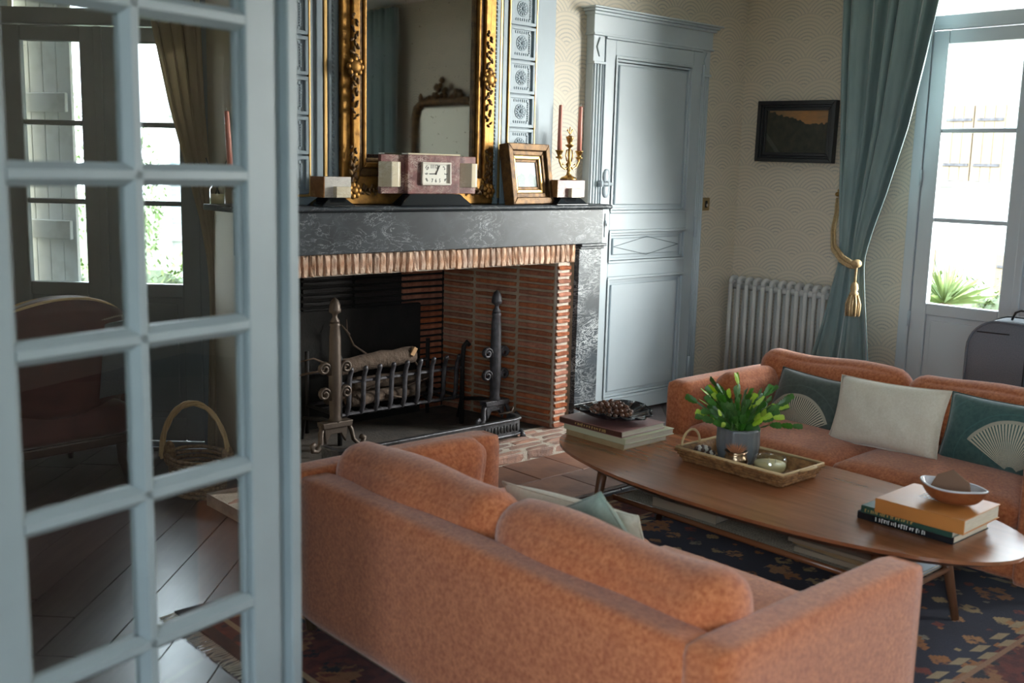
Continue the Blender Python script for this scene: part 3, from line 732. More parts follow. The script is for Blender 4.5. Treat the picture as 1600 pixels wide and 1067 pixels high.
def log(pts, r, label, end='cut'):
    l = thing('log', label, 'log', pts[0], 0, 'logs in the fire basket')
    n = 9; P = [Vector(pts[0]).lerp(Vector(pts[-1]), i/(n-1))+Vector((rnd.uniform(-.006, .006), rnd.uniform(-.006, .006), rnd.uniform(-.005, .005))) for i in range(n)]
    B().tube(P, [r*rnd.uniform(.93, 1.06) for _ in P], 10).build('bark', 'bark', l, smooth=True)
    d = (P[-1]-P[-2]).normalized()
    B().tube([P[-1], P[-1]+d*.004], r*.86, 10).build('cut_end', end, l)
log([(2.93, 4.66, .43), (3.44, 4.60, .475)], .045, 'thick barked log lying on top of the fire basket')
o_ = [k for k in bpy.data.objects if k.name == 'log'][0]
B().prism([(-.012, -.02), (.010, -.028), (.018, .012), (.002, .03)], 0, .05, Matrix.Translation((3.395, 4.575, .475)) @ Matrix.Rotation(R(35), 4, 'Y')).build('split_end', 'cut', o_, bevel=.003)
log([(3.02, 4.60, .262), (3.52, 4.63, .265)], .034, 'low log resting behind the front bars of the fire basket', 'bark')
log([(3.08, 4.68, .33), (3.60, 4.66, .335)], .036, 'middle log lying in the fire basket below the thick one', 'bark')
log([(2.98, 4.74, .262), (3.62, 4.76, .262)], .036, 'rear log deep in the fire basket', 'bark')
tw = [[(3.26, 4.74, .45), (3.17, 4.78, .52), (3.14, 4.80, .60), (3.15, 4.82, .66)], [(3.15, 4.79, .58), (3.10, 4.80, .64)], [(3.02, 4.70, .42), (2.9, 4.75, .48), (2.80, 4.78, .46)], [(2.75, 4.66, .42), (2.98, 4.60, .45)], [(3.35, 4.585, .30), (3.55, 4.57, .34)], [(3.1, 4.585, .31), (3.22, 4.58, .35)], [(3.42, 4.59, .46), (3.45, 4.56, .40), (3.47, 4.55, .33)], [(3.05, 4.57, .30), (3.10, 4.565, .245)], [(3.25, 4.57, .27), (3.34, 4.565, .25)]]
for i, pts in enumerate(tw):
    tag(B().tube(pts, [.007-.004*k/(len(pts)-1) for k in range(len(pts))], 6).build('twig', 'bark', smooth=True), 'thin dry kindling twig caught among the logs in the fire basket', 'twig', 'kindling twigs in the fire basket')
fd = thing('fender', 'low ornate cast-iron fender across the hearth with rounded corners and claw feet', 'fender', (3.25, 4.06, .055))
path = [(2.63, 4.23), (2.63, 4.14), (2.645, 4.11), (2.68, 4.095), (3.74, 4.095), (3.785, 4.11), (3.805, 4.145), (3.81, 4.23)]
def ribbon(path, z0, z1, t_, dz=0):
    b = B(); n = len(path); out = []
    for i in range(n):
        a = Vector(path[max(i-1, 0)]); c = Vector(path[min(i+1, n-1)]); d = (c-a).normalized(); nn = Vector((d.y, -d.x)); out.append((Vector(path[i])+nn*t_/2, Vector(path[i])-nn*t_/2))
    for i in range(n-1):
        p, q, r_, s_ = out[i][0], out[i][1], out[i+1][1], out[i+1][0]
        b.raw([(p.x, p.y, z0), (q.x, q.y, z0), (r_.x, r_.y, z0), (s_.x, s_.y, z0), (p.x, p.y, z1), (q.x, q.y, z1), (r_.x, r_.y, z1), (s_.x, s_.y, z1)], [(0, 3, 2, 1), (4, 5, 6, 7), (0, 1, 5, 4), (1, 2, 6, 5), (2, 3, 7, 6), (3, 0, 4, 7)])
    return b
ribbon(path, .085, .155, .012).build('band', 'fender', fd); ribbon(path, .155, .168, .030).build('top_rim', 'fender', fd, bevel=.004); ribbon(path, .072, .085, .028).build('bottom_rim', 'fender', fd, bevel=.004)
b = B()
for k in range(24):
    x = 2.71+k*.0445
    b.ball((x, 4.088, .118), .013, .004, .020, 8, 5); b.box(x+.016, x+.026, 4.0865, 4.09, .098, .14)
b.build('ornament', 'iron_dark', fd, smooth=True)
for x, y in ((3.795, 4.11), (2.64, 4.11)):
    b = B(); b.tube([(x, y, .09), (x+.012, y-.012, .072), (x+.005, y-.02, .062)], [.016, .014, .018], 8); b.build('claw_foot', 'fender', fd, smooth=True)
B().box(2.65, 3.79, 4.12, 4.24, .056, .064).build('ash_tray', 'ash', fd)
b = B().tube([(3.72, 4.20, .172), (3.78, 4.19, .174), (3.80, 4.185, .18), (3.805, 4.18, .205)], .006, 6); b.build('poker_rest', 'bronze', fd, smooth=True)

# ------------------------------------------------------------------ overmantel mirror
mr = thing('overmantel_mirror', 'large gilt-framed mirror standing on the mantel behind the marble clock', 'mirror', (3.175, 4.2, 1.305))
MX0, MX1, MZ0, MZ1 = 2.716, 3.634, 1.306, 2.80
GX0_, GX1_, GZ0, GZ1 = 2.853, 3.500, 1.520, 2.66
B().box(GX0_-.01, GX1_+.01, 4.212, 4.218, GZ0-.01, GZ1+.01).build('mirror_plate', 'mirror', mr)
def frame_side(pts4, name, mat, y0, y1):
    b = B(); b.raw([(p[0], y0, p[1]) for p in pts4]+[(p[0], y1, p[1]) for p in pts4], [(0, 1, 2, 3), (7, 6, 5, 4), (0, 4, 5, 1), (1, 5, 6, 2), (2, 6, 7, 3), (3, 7, 4, 0)])
    return b.build(name, mat, mr, bevel=.006)
def ring(i0, i1, y0, mat):
    """a mitred moulding between two insets of the frame"""
    o = lambda t_: (MX0+(GX0_-MX0)*t_, MX1+(GX1_-MX1)*t_, MZ0+(GZ0-MZ0)*t_, MZ1+(GZ1-MZ1)*t_)
    a = o(i0); c = o(i1)
    A = [(a[0], a[2]), (a[1], a[2]), (a[1], a[3]), (a[0], a[3])]; C = [(c[0], c[2]), (c[1], c[2]), (c[1], c[3]), (c[0], c[3])]
    for k in range(4): frame_side([A[k], A[(k+1) % 4], C[(k+1) % 4], C[k]], 'frame_moulding', mat, y0, 4.222)
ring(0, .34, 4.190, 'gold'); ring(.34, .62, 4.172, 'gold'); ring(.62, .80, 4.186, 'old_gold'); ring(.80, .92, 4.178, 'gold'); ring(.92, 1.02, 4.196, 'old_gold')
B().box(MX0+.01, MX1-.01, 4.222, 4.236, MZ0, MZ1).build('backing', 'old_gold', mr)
def foliage(x, z, n, length, sgn=1, horiz=False, seed=0):
    q = random.Random(seed); b = B()
    for k in range(n):
        t_ = (k/(n-1)-.5)*length; wv = .016*math.sin(k*1.7); sz = .011*(1.25-abs(t_)/length)
        p = (x+wv, 4.170, z+t_) if not horiz else (x+t_, 4.170, z+wv)
        T = Matrix.Translation(p) @ Matrix.Rotation(q.uniform(-1.2, 1.2), 4, 'Y'); b.ball((0, 0, 0), sz*.7, .007, sz*1.3, 7, 5, T)
    return b
for x, z, s in ((3.578, 1.93, 1), (2.772, 1.93, 2)):
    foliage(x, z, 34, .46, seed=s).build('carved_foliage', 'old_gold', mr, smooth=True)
    b = B(); b.ball((x, 4.165, z), .030, .014, .030, 10, 6)
    for k in range(8): a = k*math.pi/4; b.ball((x+.034*math.cos(a), 4.168, z+.034*math.sin(a)), .014, .009, .014, 7, 5)
    b.build('carved_boss', 'gold', mr, smooth=True)
for x, s in ((3.585, 5), (2.765, 6)):
    foliage(x, 1.46, 22, .22, seed=s).build('corner_carving', 'old_gold', mr, smooth=True)
    foliage(x+(-.05 if x > 3.2 else .05), 1.375, 16, .17, horiz=True, seed=s+3).build('corner_carving', 'old_gold', mr, smooth=True)
    b = B(); 
    for k in range(7): a = k*2*math.pi/7; b.ball((x+.026*math.cos(a), 4.166, 1.372+.026*math.sin(a)), .016, .010, .016, 7, 5)
    b.ball((x, 4.162, 1.372), .018, .012, .018); b.build('corner_rosette', 'gold', mr, smooth=True)

# ------------------------------------------------------------------ things on the mantel (top z = 1.304)
MT = 1.304
FY = Matrix(((1, 0, 0, 0), (0, 0, -1, 0), (0, 1, 0, 0), (0, 0, 0, 1)))          # text drawn in x-z, facing -y
ck = thing('mantel_clock', 'stepped violet marble mantel clock with square dial and onyx side blocks', 'clock', (3.175, 4.13, MT))
b = B(); b.raw([(2.955, 4.062, MT), (3.395, 4.062, MT), (3.395, 4.147, MT), (2.955, 4.147, MT), (3.022, 4.080, MT+.055), (3.328, 4.080, MT+.055), (3.328, 4.143, MT+.055), (3.022, 4.143, MT+.055)],
               [(0, 3, 2, 1), (4, 5, 6, 7), (0, 1, 5, 4), (1, 2, 6, 5), (2, 3, 7, 6), (3, 0, 4, 7)]); b.build('base', 'black_marble', ck, bevel=.004)
B().box(3.016, 3.332, 4.092, 4.143, MT+.056, MT+.240).build('body', 'violet', ck, bevel=.003)
B().box(3.016, 3.332, 4.090, 4.144, MT+.240, MT+.247).build('top_slab', 'onyx', ck, bevel=.002)
for x0, x1 in ((2.880, 3.016), (3.332, 3.455)):
    B().box(x0, x1, 4.118, 4.143, MT+.056, MT+.238).build('wing', 'violet', ck, bevel=.003)
for xa, xb in ((2.868, 2.998), (3.350, 3.470)):
    xm = (xa+xb)/2
    B().prism([(xa, 4.122), (xa+.045, 4.076), (xb-.045, 4.076), (xb, 4.122)], MT+.088, MT+.205).build('onyx_block', 'onyx', ck, bevel=.003)
b = B(); frame_rect(b, 3.093, 3.268, MT+.097, MT+.207, .010, 4.078, 4.093); b.build('dial_bezel', 'bead_l', ck, bevel=.003)
dl = B().box(3.103, 3.258, 4.088, 4.0925, MT+.107, MT+.197).build('dial', 'dial', ck)
DX, DZ_ = 3.1805, MT+.152
for s_, dx, dz in (('12', 0, .033), ('11', -.024, .033), ('10', -.056, .028), ('9', -.060, 0), ('8', -.056, -.028), ('7', -.022, -.033), ('6', 0, -.033), ('5', .024, -.033), ('4', .056, -.028), ('3', .060, 0), ('2', .050, .028)):
    rot = {'10': 40, '8': 145, '4': 40, '2': -35, '9': 90, '3': 90}.get(s_, 0)
    text(s_, .026, 'ink', dl, Matrix.Translation((DX+dx, 4.0876, DZ_+dz)) @ Matrix.Rotation(R(rot), 4, 'Y') @ FY, sxy=(.85, 1))
b = B(); b.cyl((DX, 4.0865, DZ_), (DX-.040, 4.0865, DZ_-.001), .0022, n=6); b.build('hour_hand', 'ink', dl)
b = B(); b.cyl((DX, 4.0855, DZ_), (DX+.021, 4.0855, DZ_+.040), .0022, n=6); b.ball((DX, 4.086, DZ_), .005, .002, .005, 8, 5); b.build('minute_hand', 'ink', dl)

def garniture(x0, x1, label, side, body, foot, dep=.115):
    g = thing('clock_garniture', label, 'ornament', ((x0+x1)/2, 4.13, MT), 0, 'marble side pieces flanking the clock')
    b = B(); xa, xb = x0-.02, x1+.02
    b.raw([(xa, 4.062, MT), (xb, 4.062, MT), (xb, 4.195, MT), (xa, 4.195, MT), (x0+.03, 4.082, MT+.038), (x1-.03, 4.082, MT+.038), (x1-.03, 4.18, MT+.038), (x0+.03, 4.18, MT+.038)],
          [(0, 3, 2, 1), (4, 5, 6, 7), (0, 1, 5, 4), (1, 2, 6, 5), (2, 3, 7, 6), (3, 0, 4, 7)]); b.build('base', foot, g, bevel=.003)
    b = B(); b.box(x0+.003, x1, 4.078, 4.19, MT+.039, MT+.131); b.build('block', body, g, bevel=.002)
    B().box(x0-.002, x0+.003, 4.078, 4.19, MT+.039, MT+.131).build('side_slab', side, g)
    xm = (x0+x1)/2+.014
    B().box(xm-.037, xm+.040, 4.052, 4.080, MT+.039, MT+.088).build('onyx_block', 'onyx', g, bevel=.003)
    return g
garniture(2.548, 2.690, 'pale marble clock side piece standing on the mantel beyond the gilt mirror', 'violet_brown', 'white_marble', 'black_marble')
garniture(3.995, 4.200, 'veined marble clock side piece carrying the brass candelabrum', 'violet_brown', 'violet', 'black_marble')

# small gilt-framed landscape leaning on the panelling
pc = thing('framed_picture', 'small mountain landscape in a wide gilt frame leaning on the mantel', 'picture', (3.84, 4.16, MT))
tilt = Matrix.Translation((3.828, 4.115, MT)) @ rot_z(R(10)) @ Matrix.Rotation(R(-9), 4, 'X')
PWI, PHI = .178, .315
def pring(a, c, y0, y1, mat):
    A = [(-PWI+a, a), (PWI-a, a), (PWI-a, PHI-a), (-PWI+a, PHI-a)]; Cc = [(-PWI+c, c), (PWI-c, c), (PWI-c, PHI-c), (-PWI+c, PHI-c)]
    for k in range(4):
        p = [A[k], A[(k+1) % 4], Cc[(k+1) % 4], Cc[k]]
        b = B(); b.raw([(q[0], y0, q[1]) for q in p]+[(q[0], y1, q[1]) for q in p], [(0, 1, 2, 3), (7, 6, 5, 4), (0, 4, 5, 1), (1, 5, 6, 2), (2, 6, 7, 3), (3, 7, 4, 0)], tilt)
        b.build('frame_moulding', mat, pc, bevel=.004)
pring(0, .035, -.036, .028, 'old_gold'); pring(.035, .060, -.020, .02, 'old_gold'); pring(.060, .078, -.012, .02, 'gold_line'); pring(.078, .094, -.002, .02, 'old_gold')
def landscape_small():
    m, t, b = newmat('mountain_picture'); v = t.sep(t.coord('Object')); x, z = v[0], v[2]
    n = t.noise(t.coord('Object'), 22, 4); z2 = t.m('MULTIPLY_ADD', n, .05, t.m('SUBTRACT', z, .165))
    sky = t.mix(t.noise(t.coord('Object'), 30, 3), (.30, .36, .40), (.42, .45, .45))
    hill = t.mix(t.noise(t.coord('Object', scale=(1, 1, 3)), 50, 3), (.09, .16, .13), (.24, .29, .28))
    road = t.m('LESS_THAN', t.m('ABSOLUTE', x), t.m('MULTIPLY_ADD', t.m('SUBTRACT', .155, z), .35, .004))
    hill = t.mix(t.m('MULTIPLY', road, .6), hill, (.38, .42, .39))
    ridge = t.m('ADD', z2, t.m('MULTIPLY', t.m('ABSOLUTE', t.m('SINE', t.m('MULTIPLY', x, 38))), -.022))
    t.put(b.inputs['Base Color'], t.mix(t.ramp(t.m('MULTIPLY_ADD', ridge, 60, .5), [(.4, (0, 0, 0)), (.6, (1, 1, 1))]), hill, sky)); b.inputs['Roughness'].default_value = .45
    return m
M['pic1'] = landscape_small()
b = B(); b.box(-PWI+.09, PWI-.09, .004, .008, .09, PHI-.09)
o = b.build('canvas', 'pic1', pc, local=True); o.matrix_basis = wmat(pc).inverted() @ tilt
b = B(); b.box(-PWI+.01, PWI-.01, .02, .03, .01, PHI-.01, tilt); b.build('backing', 'dark_wood', pc)

def candelabrum(label, loc, lean=0, both=True):
    c = thing('candelabrum', label, 'candelabrum', loc, R(0), 'brass candelabra on the mantel')
    b = B(); b.lathe([(.046, 0), (.047, .006), (.040, .014), (.020, .022), (.012, .032), (.010, .05), (.016, .058), (.008, .066), (.020, .082), (.010, .095), (.007, .12), (.010, .15), (.006, .17), (.024, .185), (.024, .189), (.008, .192), (.014, .205), (.021, .225), (.022, .232), (.010, .235), (.008, .24)], 16); b.build('stem', 'brass', c, smooth=True, local=True)
    b = B(); b.ball((0, 0, .262), .005, .004, .024, 8, 6)
    for s in (-1, 1): b.tube([(0, 0, .245), (s*.012, 0, .258), (s*.018, 0, .27), (s*.022, 0, .262)], .0035, 6)
    b.build('fleur_finial', 'brass', c, smooth=True, local=True)
    for s in (-1, 1):
        b = B(); b.tube([(s*.008, 0, .075), (s*.03, 0, .058), (s*.058, 0, .072), (s*.074, 0, .10), (s*.076, 0, .115)], .0048, 8)
        b.tube([(s*.016, 0, .10), (s*.026, 0, .13), (s*.020, 0, .16), (s*.008, 0, .165), (s*.006, 0, .15)], .004, 6); b.tube([(s*.058, 0, .072), (s*.046, 0, .088), (s*.036, 0, .080)], .0032, 6)
        b.tube([(s*.058, 0, .112), (s*.076, 0, .116), (s*.098, 0, .122)], .003, 6)
        arm_o = b.build('arm', 'brass', c, smooth=True, local=True)
        b = B(); b.lathe([(.006, .112), (.020, .118), (.021, .122), (.010, .126), (.012, .134), (.019, .150), (.023, .154), (.023, .158), (.0135, .159)], 14, Matrix.Translation((s*.076, 0, 0))); b.build('candle_cup', 'brass', arm_o, smooth=True, local=True)
        if s < 0 or both:
            cd = tag(B().lathe([(.0125, 0), (.0122, .10), (.0105, .232), (.009, .238), (.003, .240)], 14).build('taper_candle', 'candle', smooth=True), (('pink taper candle leaning over the reed diffuser' if s < 0 else 'pink taper candle on the mantel-side arm of the candelabrum beside the diffuser') if lean else ('pink taper candle on the candelabrum arm nearest the small landscape' if s < 0 else 'pink taper candle on the candelabrum arm nearest the panelled door')), 'candle', 'pink taper candles')
            cd.location = Vector(loc)+Vector((s*.076, 0, .157)); cd.rotation_euler = (0, lean if s < 0 else lean*.5, 0)
            B().cyl((0, 0, .238), (0, 0, .252), .0012, n=5).build('wick', 'wick', cd, local=True)
    return c
candelabrum('brass candelabrum with fleur-de-lis finial on the marble side piece', (4.139, 4.145, MT+.131))
candelabrum('brass candelabrum standing directly on the mantel next to the reed diffuser', (2.232, 4.19, MT), R(-3))
df = thing('reed_diffuser', 'clear glass reed diffuser with black sticks at the end of the mantel', 'diffuser', (2.175, 4.35, MT))
B().lathe([(.030, 0), (.032, .004), (.032, .065), (.022, .080), (.012, .088), (.012, .105), (.010, .105), (.010, .09)], 16).build('bottle', 'shell_glass', df, smooth=True, local=True)
B().lathe([(.028, .004), (.028, .045), (.0, .045)], 16).build('oil', 'wax', df, smooth=True, local=True)
for x, y in ((-.05, 0), (-.046, .012), (.05, 0), (.045, -.01)): B().cyl((-x*.4, -y, .01), (x, y, .20), .0022, n=6).build('reed', 'black', df, local=True)

# ------------------------------------------------------------------ right wall: painting, radiator, curtain, window, screen, gilt mirror
def landscape_dark():
    m, t, b = newmat('sunset_picture'); v = t.sep(t.coord('Object')); y, z = v[1], v[2]; oc = t.coord('Object')
    sky = t.mix(t.m('MULTIPLY_ADD', t.noise(t.coord('Object', scale=(1, 1, 4)), 14, 4), 1.4, -.25, clamp=True), (.20, .13, .06), (.52, .20, .05))
    glow = t.m('SUBTRACT', 1.0, t.m('MULTIPLY', t.m('ABSOLUTE', t.m('ADD', y, .07)), 5.5), clamp=True); sky = t.mix(glow, t.mix(.5, sky, (.16, .13, .08)), sky)
    h = t.m('MULTIPLY_ADD', t.noise(oc, 16, 5), .06, t.m('ADD', z, t.m('MULTIPLY', t.m('ADD', y, .075), -.28)))
    h2 = t.m('MULTIPLY_ADD', t.noise(oc, 24, 5), .05, t.m('ADD', z, -.02))
    land = t.mix(t.ramp(t.noise(oc, 22, 6), [(.35, (0, 0, 0)), (.7, (1, 1, 1))]), (.014, .020, .013), (.050, .042, .030))
    path = t.m('LESS_THAN', t.m('ABSOLUTE', t.m('SUBTRACT', t.m('ADD', y, t.m('MULTIPLY', z, -.9)), .25)), .018)
    land = t.mix(t.m('MULTIPLY', path, .5), land, (.10, .11, .09))
    up1 = t.m('GREATER_THAN', h, .080); up2 = t.m('GREATER_THAN', h2, .055); f = t.m('MULTIPLY', up1, up2)
    t.put(b.inputs['Base Color'], t.mix(f, land, sky)); b.inputs['Roughness'].default_value = .5
    return m
M['pic2'] = landscape_dark()
pt = thing('painting', 'dark sunset landscape painting in a black frame above the radiator', 'painting', (XR-.02, 3.932, 1.765))
PY, PZ_ = .288, .194
def qring(a, c, x0, x1, mat):
    A = [(-PY+a, -PZ_+a), (PY-a, -PZ_+a), (PY-a, PZ_-a), (-PY+a, PZ_-a)]; Cc = [(-PY+c, -PZ_+c), (PY-c, -PZ_+c), (PY-c, PZ_-c), (-PY+c, PZ_-c)]
    for k in range(4):
        p = [A[k], A[(k+1) % 4], Cc[(k+1) % 4], Cc[k]]
        b = B(); b.raw([(x1, q[0], q[1]) for q in p]+[(x0, q[0], q[1]) for q in p], [(0, 1, 2, 3), (7, 6, 5, 4), (0, 4, 5, 1), (1, 5, 6, 2), (2, 6, 7, 3), (3, 7, 4, 0)])
        b.build('frame_moulding', mat, pt, bevel=.004, local=True)
qring(0, .026, -.030, .018, 'frame_black'); qring(.026, .040, -.018, .018, 'frame_black'); qring(.040, .062, -.010, .018, 'frame_black')
B().box(.0, .012, -PY+.058, PY-.058, -PZ_+.058, PZ_-.058).build('canvas', 'pic2', pt, local=True)
pt.rotation_euler = (R(.7), 0, 0)

rd = thing('radiator', 'white cast-iron column radiator below the sunset painting', 'radiator', (XR-.085, 3.93, 0))
b = B()
for x in (-.034, .034):
    b.tube([(x, 0, .10), (x, 0, .77)], .0150, 10)
for z0, s_ in ((.77, 1), (.10, -1)):
    b.tube([(-.034, 0, z0-s_*.01), (-.033, 0, z0+s_*.012), (-.022, 0, z0+s_*.026), (0, 0, z0+s_*.030), (.022, 0, z0+s_*.026), (.033, 0, z0+s_*.012), (.034, 0, z0-s_*.01)], .0158, 10)
    b.box(-.034, .034, -.008, .008, z0-.035 if s_ > 0 else z0-.02, z0+.02 if s_ > 0 else z0+.035)
src = b.build('section', 'radiator', rd, smooth=True, local=True)
n = 13; y0 = .368
for k in range(n):
    T = Matrix.Translation((0, y0-k*.0645, 0))
    if k == 0: src.matrix_basis = T
    else: inst(src, rd, T)
for z in (.10, .745): B().cyl((0, y0, z), (0, y0-.0645*(n-1)-.03, z), .022).build('hub_pipe', 'radiator', rd, smooth=True, local=True)
B().cyl((0, y0-.0645*(n-1)-.02, .745), (0, y0-.0645*(n-1)-.045, .745), .016).build('valve_cap', 'brass', rd, smooth=True, local=True)
for y in (y0, y0-.0645*(n-1)): B().lathe([(.028, 0), (.022, .03), (.016, .08)], 10, Matrix.Translation((0, y, 0))).build('foot', 'radiator', rd, smooth=True, local=True)

def curtain(label, prof, xc, folds, mat, amp=.035, seed=1, T=None, group=None, name='curtain', drift=0):
    """prof: (z, edge a, edge b) from top to floor; folded cloth hanging in the plane x = xc"""
    q = random.Random(seed); ph_s = [q.uniform(0, 6.28) for _ in range(5)]
    def at(z):
        for (z0, a0, b0), (z1, a1, b1) in zip(prof, prof[1:]):
            if z0 >= z >= z1:
                k = (z0-z)/(z0-z1); return a0+(a1-a0)*k, b0+(b1-b0)*k
        return prof[-1][1:]
    zt, zb = prof[0][0], prof[-1][0]
    def fn(u, v):
        z = zt+(zb-zt)*v; a, c = at(z); y = a+(c-a)*u
        wv = 1.1-2.0*abs(math.sin(u*folds*math.pi*1.5+ph_s[0]+.35*math.sin(v*3+ph_s[1])))**.75+.35*math.sin(u*folds*.53*2*math.pi+ph_s[2]+v*1.5)
        am = amp*(.75+.25*math.cos(v*4))*min(1.15, .35+abs(c-a)*1.6)
        sh = .012*math.sin(u*folds*4*math.pi+ph_s[3])
        y *= (xc-drift*min(1, v*1.15))/xc
        return (xc+wv*am+sh-drift*min(1, v*1.15), y+.012*math.sin(u*folds*2*math.pi+ph_s[4]), z)
    b = B(); b.grid(fn, folds*14, 46, T=T)
    o = b.build(name, mat, smooth=True, solid=.006); return tag(o, label, 'curtain', group)
prof = [(2.90, 3.585, 2.93), (2.53, 3.575, 2.965), (2.15, 3.558, 3.03), (1.78, 3.535, 3.10), (1.40, 3.515, 3.205), (1.20, 3.50, 3.27), (1.09, 3.492, 3.30), (1.0, 3.487, 3.318), (.92, 3.50, 3.312), (.82, 3.522, 3.298), (.62, 3.562, 3.268), (.38, 3.63, 3.23), (.02, 3.70, 3.20)]
curtain('teal velvet curtain gathered by a gold tasselled rope beside the radiator', prof, 5.855, 4, 'curtain', .046, 3, drift=.085)
prof2 = [(2.90, 1.95, 1.42), (1.9, 1.86, 1.40), (1.05, 1.64, 1.42), (.9, 1.63, 1.42), (.02, 1.72, 1.36)]
curtain('teal velvet curtain hanging on the side of the window near the gilt wall mirror', prof2, 5.855, 5, 'curtain', .036, 5)
prof3 = [(2.90, -.38, .30), (.02, -.42, .28)]
curtain('straight teal velvet curtain of the second window, seen in the overmantel mirror', prof3, 5.86, 8, 'curtain', .04, 7)
rod = thing('curtain_rod', 'dark curtain rod above the tall window', 'curtain rod', (5.86, 2.5, 2.915))
B().cyl((5.86, 1.3, 2.915), (5.86, 3.68, 2.915), .014).build('pole', 'black', rod, smooth=True)
for y in (1.3, 3.68): B().ball((5.86, y, 2.915), .028).build('finial', 'black', rod, smooth=True)
for y in (1.45, 3.6): B().box(5.85, XR, y-.01, y+.01, 2.90, 2.92).build('bracket', 'black', rod)

tb = thing('curtain_tieback', 'gold rope tieback with a long tassel holding the teal curtain', 'tieback', (5.83, 3.40, 1.0))
arc = [(5.965, 3.585, 1.37), (5.91, 3.555, 1.28), (5.81, 3.51, 1.18), (5.735, 3.455, 1.08), (5.71, 3.38, 1.015), (5.705, 3.31, .985), (5.72, 3.275, .985)]
def rope(pts, r, nm, par):
    P = []
    for i in range(len(pts)-1):
        for k in range(6): P.append(Vector(pts[i]).lerp(Vector(pts[i+1]), k/6))
    P.append(Vector(pts[-1])); b = B()
    for s in range(3):
        q = []
        for i, p in enumerate(P):
            a = i*.9+s*2.094; q.append(p+Vector((.5*math.cos(a), .5*math.cos(a), math.sin(a)))*r*.6)
        b.tube(q, r*.62, 6)
    return b.build(nm, 'rope', par, smooth=True)
rope(arc, .014, 'rope', tb); rope([(p[0]-.012, p[1]+.010, p[2]-.020) for p in arc], .012, 'rope', tb)
B().ball((5.70, 3.28, .985), .030, .030, .026).build('knot', 'rope', tb, smooth=True)
rope([(5.70, 3.28, .975), (5.70, 3.282, .88)], .010, 'rope', tb)
b = B(); b.lathe([(.010, .10), (.020, .085), (.024, .06), (.018, .045), (.026, .035), (.024, .02)], 14, Matrix.Translation((5.70, 3.282, .775))); th_o = b.build('tassel_head', 'rope', tb, smooth=True)
b = B()
for k in range(26):
    a = k*2.4; r1 = .010+.013*(k % 3)/2; r2 = .016+.026*(k % 3)/2
    b.tube([(5.70+r1*math.cos(a), 3.282+r1*math.sin(a), .80), (5.70+r2*math.cos(a), 3.282+r2*math.sin(a), .745), (5.70+r2*.9*math.cos(a), 3.282+r2*.9*math.sin(a), .672+.006*(k % 2))], .0055, 5)
b.build('tassel_skirt', 'rope', th_o, smooth=True)
b = B(); b.cyl((XR, 3.588, 1.375), (5.945, 3.588, 1.375), .008); b.ball((5.942, 3.588, 1.38), .014); b.tube([(5.955, 3.588, 1.375), (5.95, 3.588, 1.395), (5.952, 3.588, 1.41)], .005, 6); b.build('wall_hook', 'brass', tb, smooth=True)

scn = thing('guard_screen', 'grey mesh folding guard screen with rounded top and wire handle behind the sofa', 'screen', (5.32, 2.05, 0))
def rounded(y0, y1, z1, r, n=8):
    p = [(y0, .02), (y0, z1-r)]
    for k in range(1, n+1): a = math.pi-math.pi/2*k/n; p.append((y0-r*(1 if y1 < y0 else -1)*(1+math.cos(a)), z1-r+r*math.sin(a)))
    for k in range(1, n+1): a = math.pi/2-math.pi/2*k/n; p.append((y1+r*(1 if y1 < y0 else -1)*(1-math.cos(a)), z1-r+r*math.sin(a)))
    p.append((y1, .02)); return p
pf = rounded(2.375, 1.62, .805, .15)
TX = Matrix(((0, 0, 1, 5.25), (1, 0, 0, 0), (0, 1, 0, 0), (0, 0, 0, 1)))
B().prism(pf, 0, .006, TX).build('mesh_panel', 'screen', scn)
b = B(); b.tube([(5.246, y, z) for y, z in pf], .006, 6); b.build('wire_frame', 'screen', scn, smooth=True)
pf2 = [(5.25+.16*k, 0, 0) for k in range(2)]
b = B()
def side(u, v):
    i = v*(len(pf)-1); k = min(int(i), len(pf)-2); f = i-k; y = pf[k][0]+(pf[k+1][0]-pf[k][0])*f; z = pf[k][1]+(pf[k+1][1]-pf[k][1])*f
    return (5.256+.15*u, y+.0, z+.008*u)
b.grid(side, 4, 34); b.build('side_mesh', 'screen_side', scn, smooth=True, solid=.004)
b = B(); b.tube([(5.41, y, z+.008) for y, z in pf], .010, 6); b.build('rear_frame', 'black', scn, smooth=True)
B().cyl((5.244, 2.085, .03), (5.244, 2.085, .80), .003, n=6).build('fold_seam', 'black', scn)
B().tube([(5.33, 2.20, .812), (5.33, 2.185, .85), (5.33, 2.16, .862), (5.33, 2.0, .862), (5.33, 1.98, .85), (5.33, 1.965, .812)], .006, 6).build('handle', 'black', scn, smooth=True)
B().cyl((5.245, 2.33, .745), (5.245, 2.17, .748), .003, n=6).build('crease', 'black', scn)

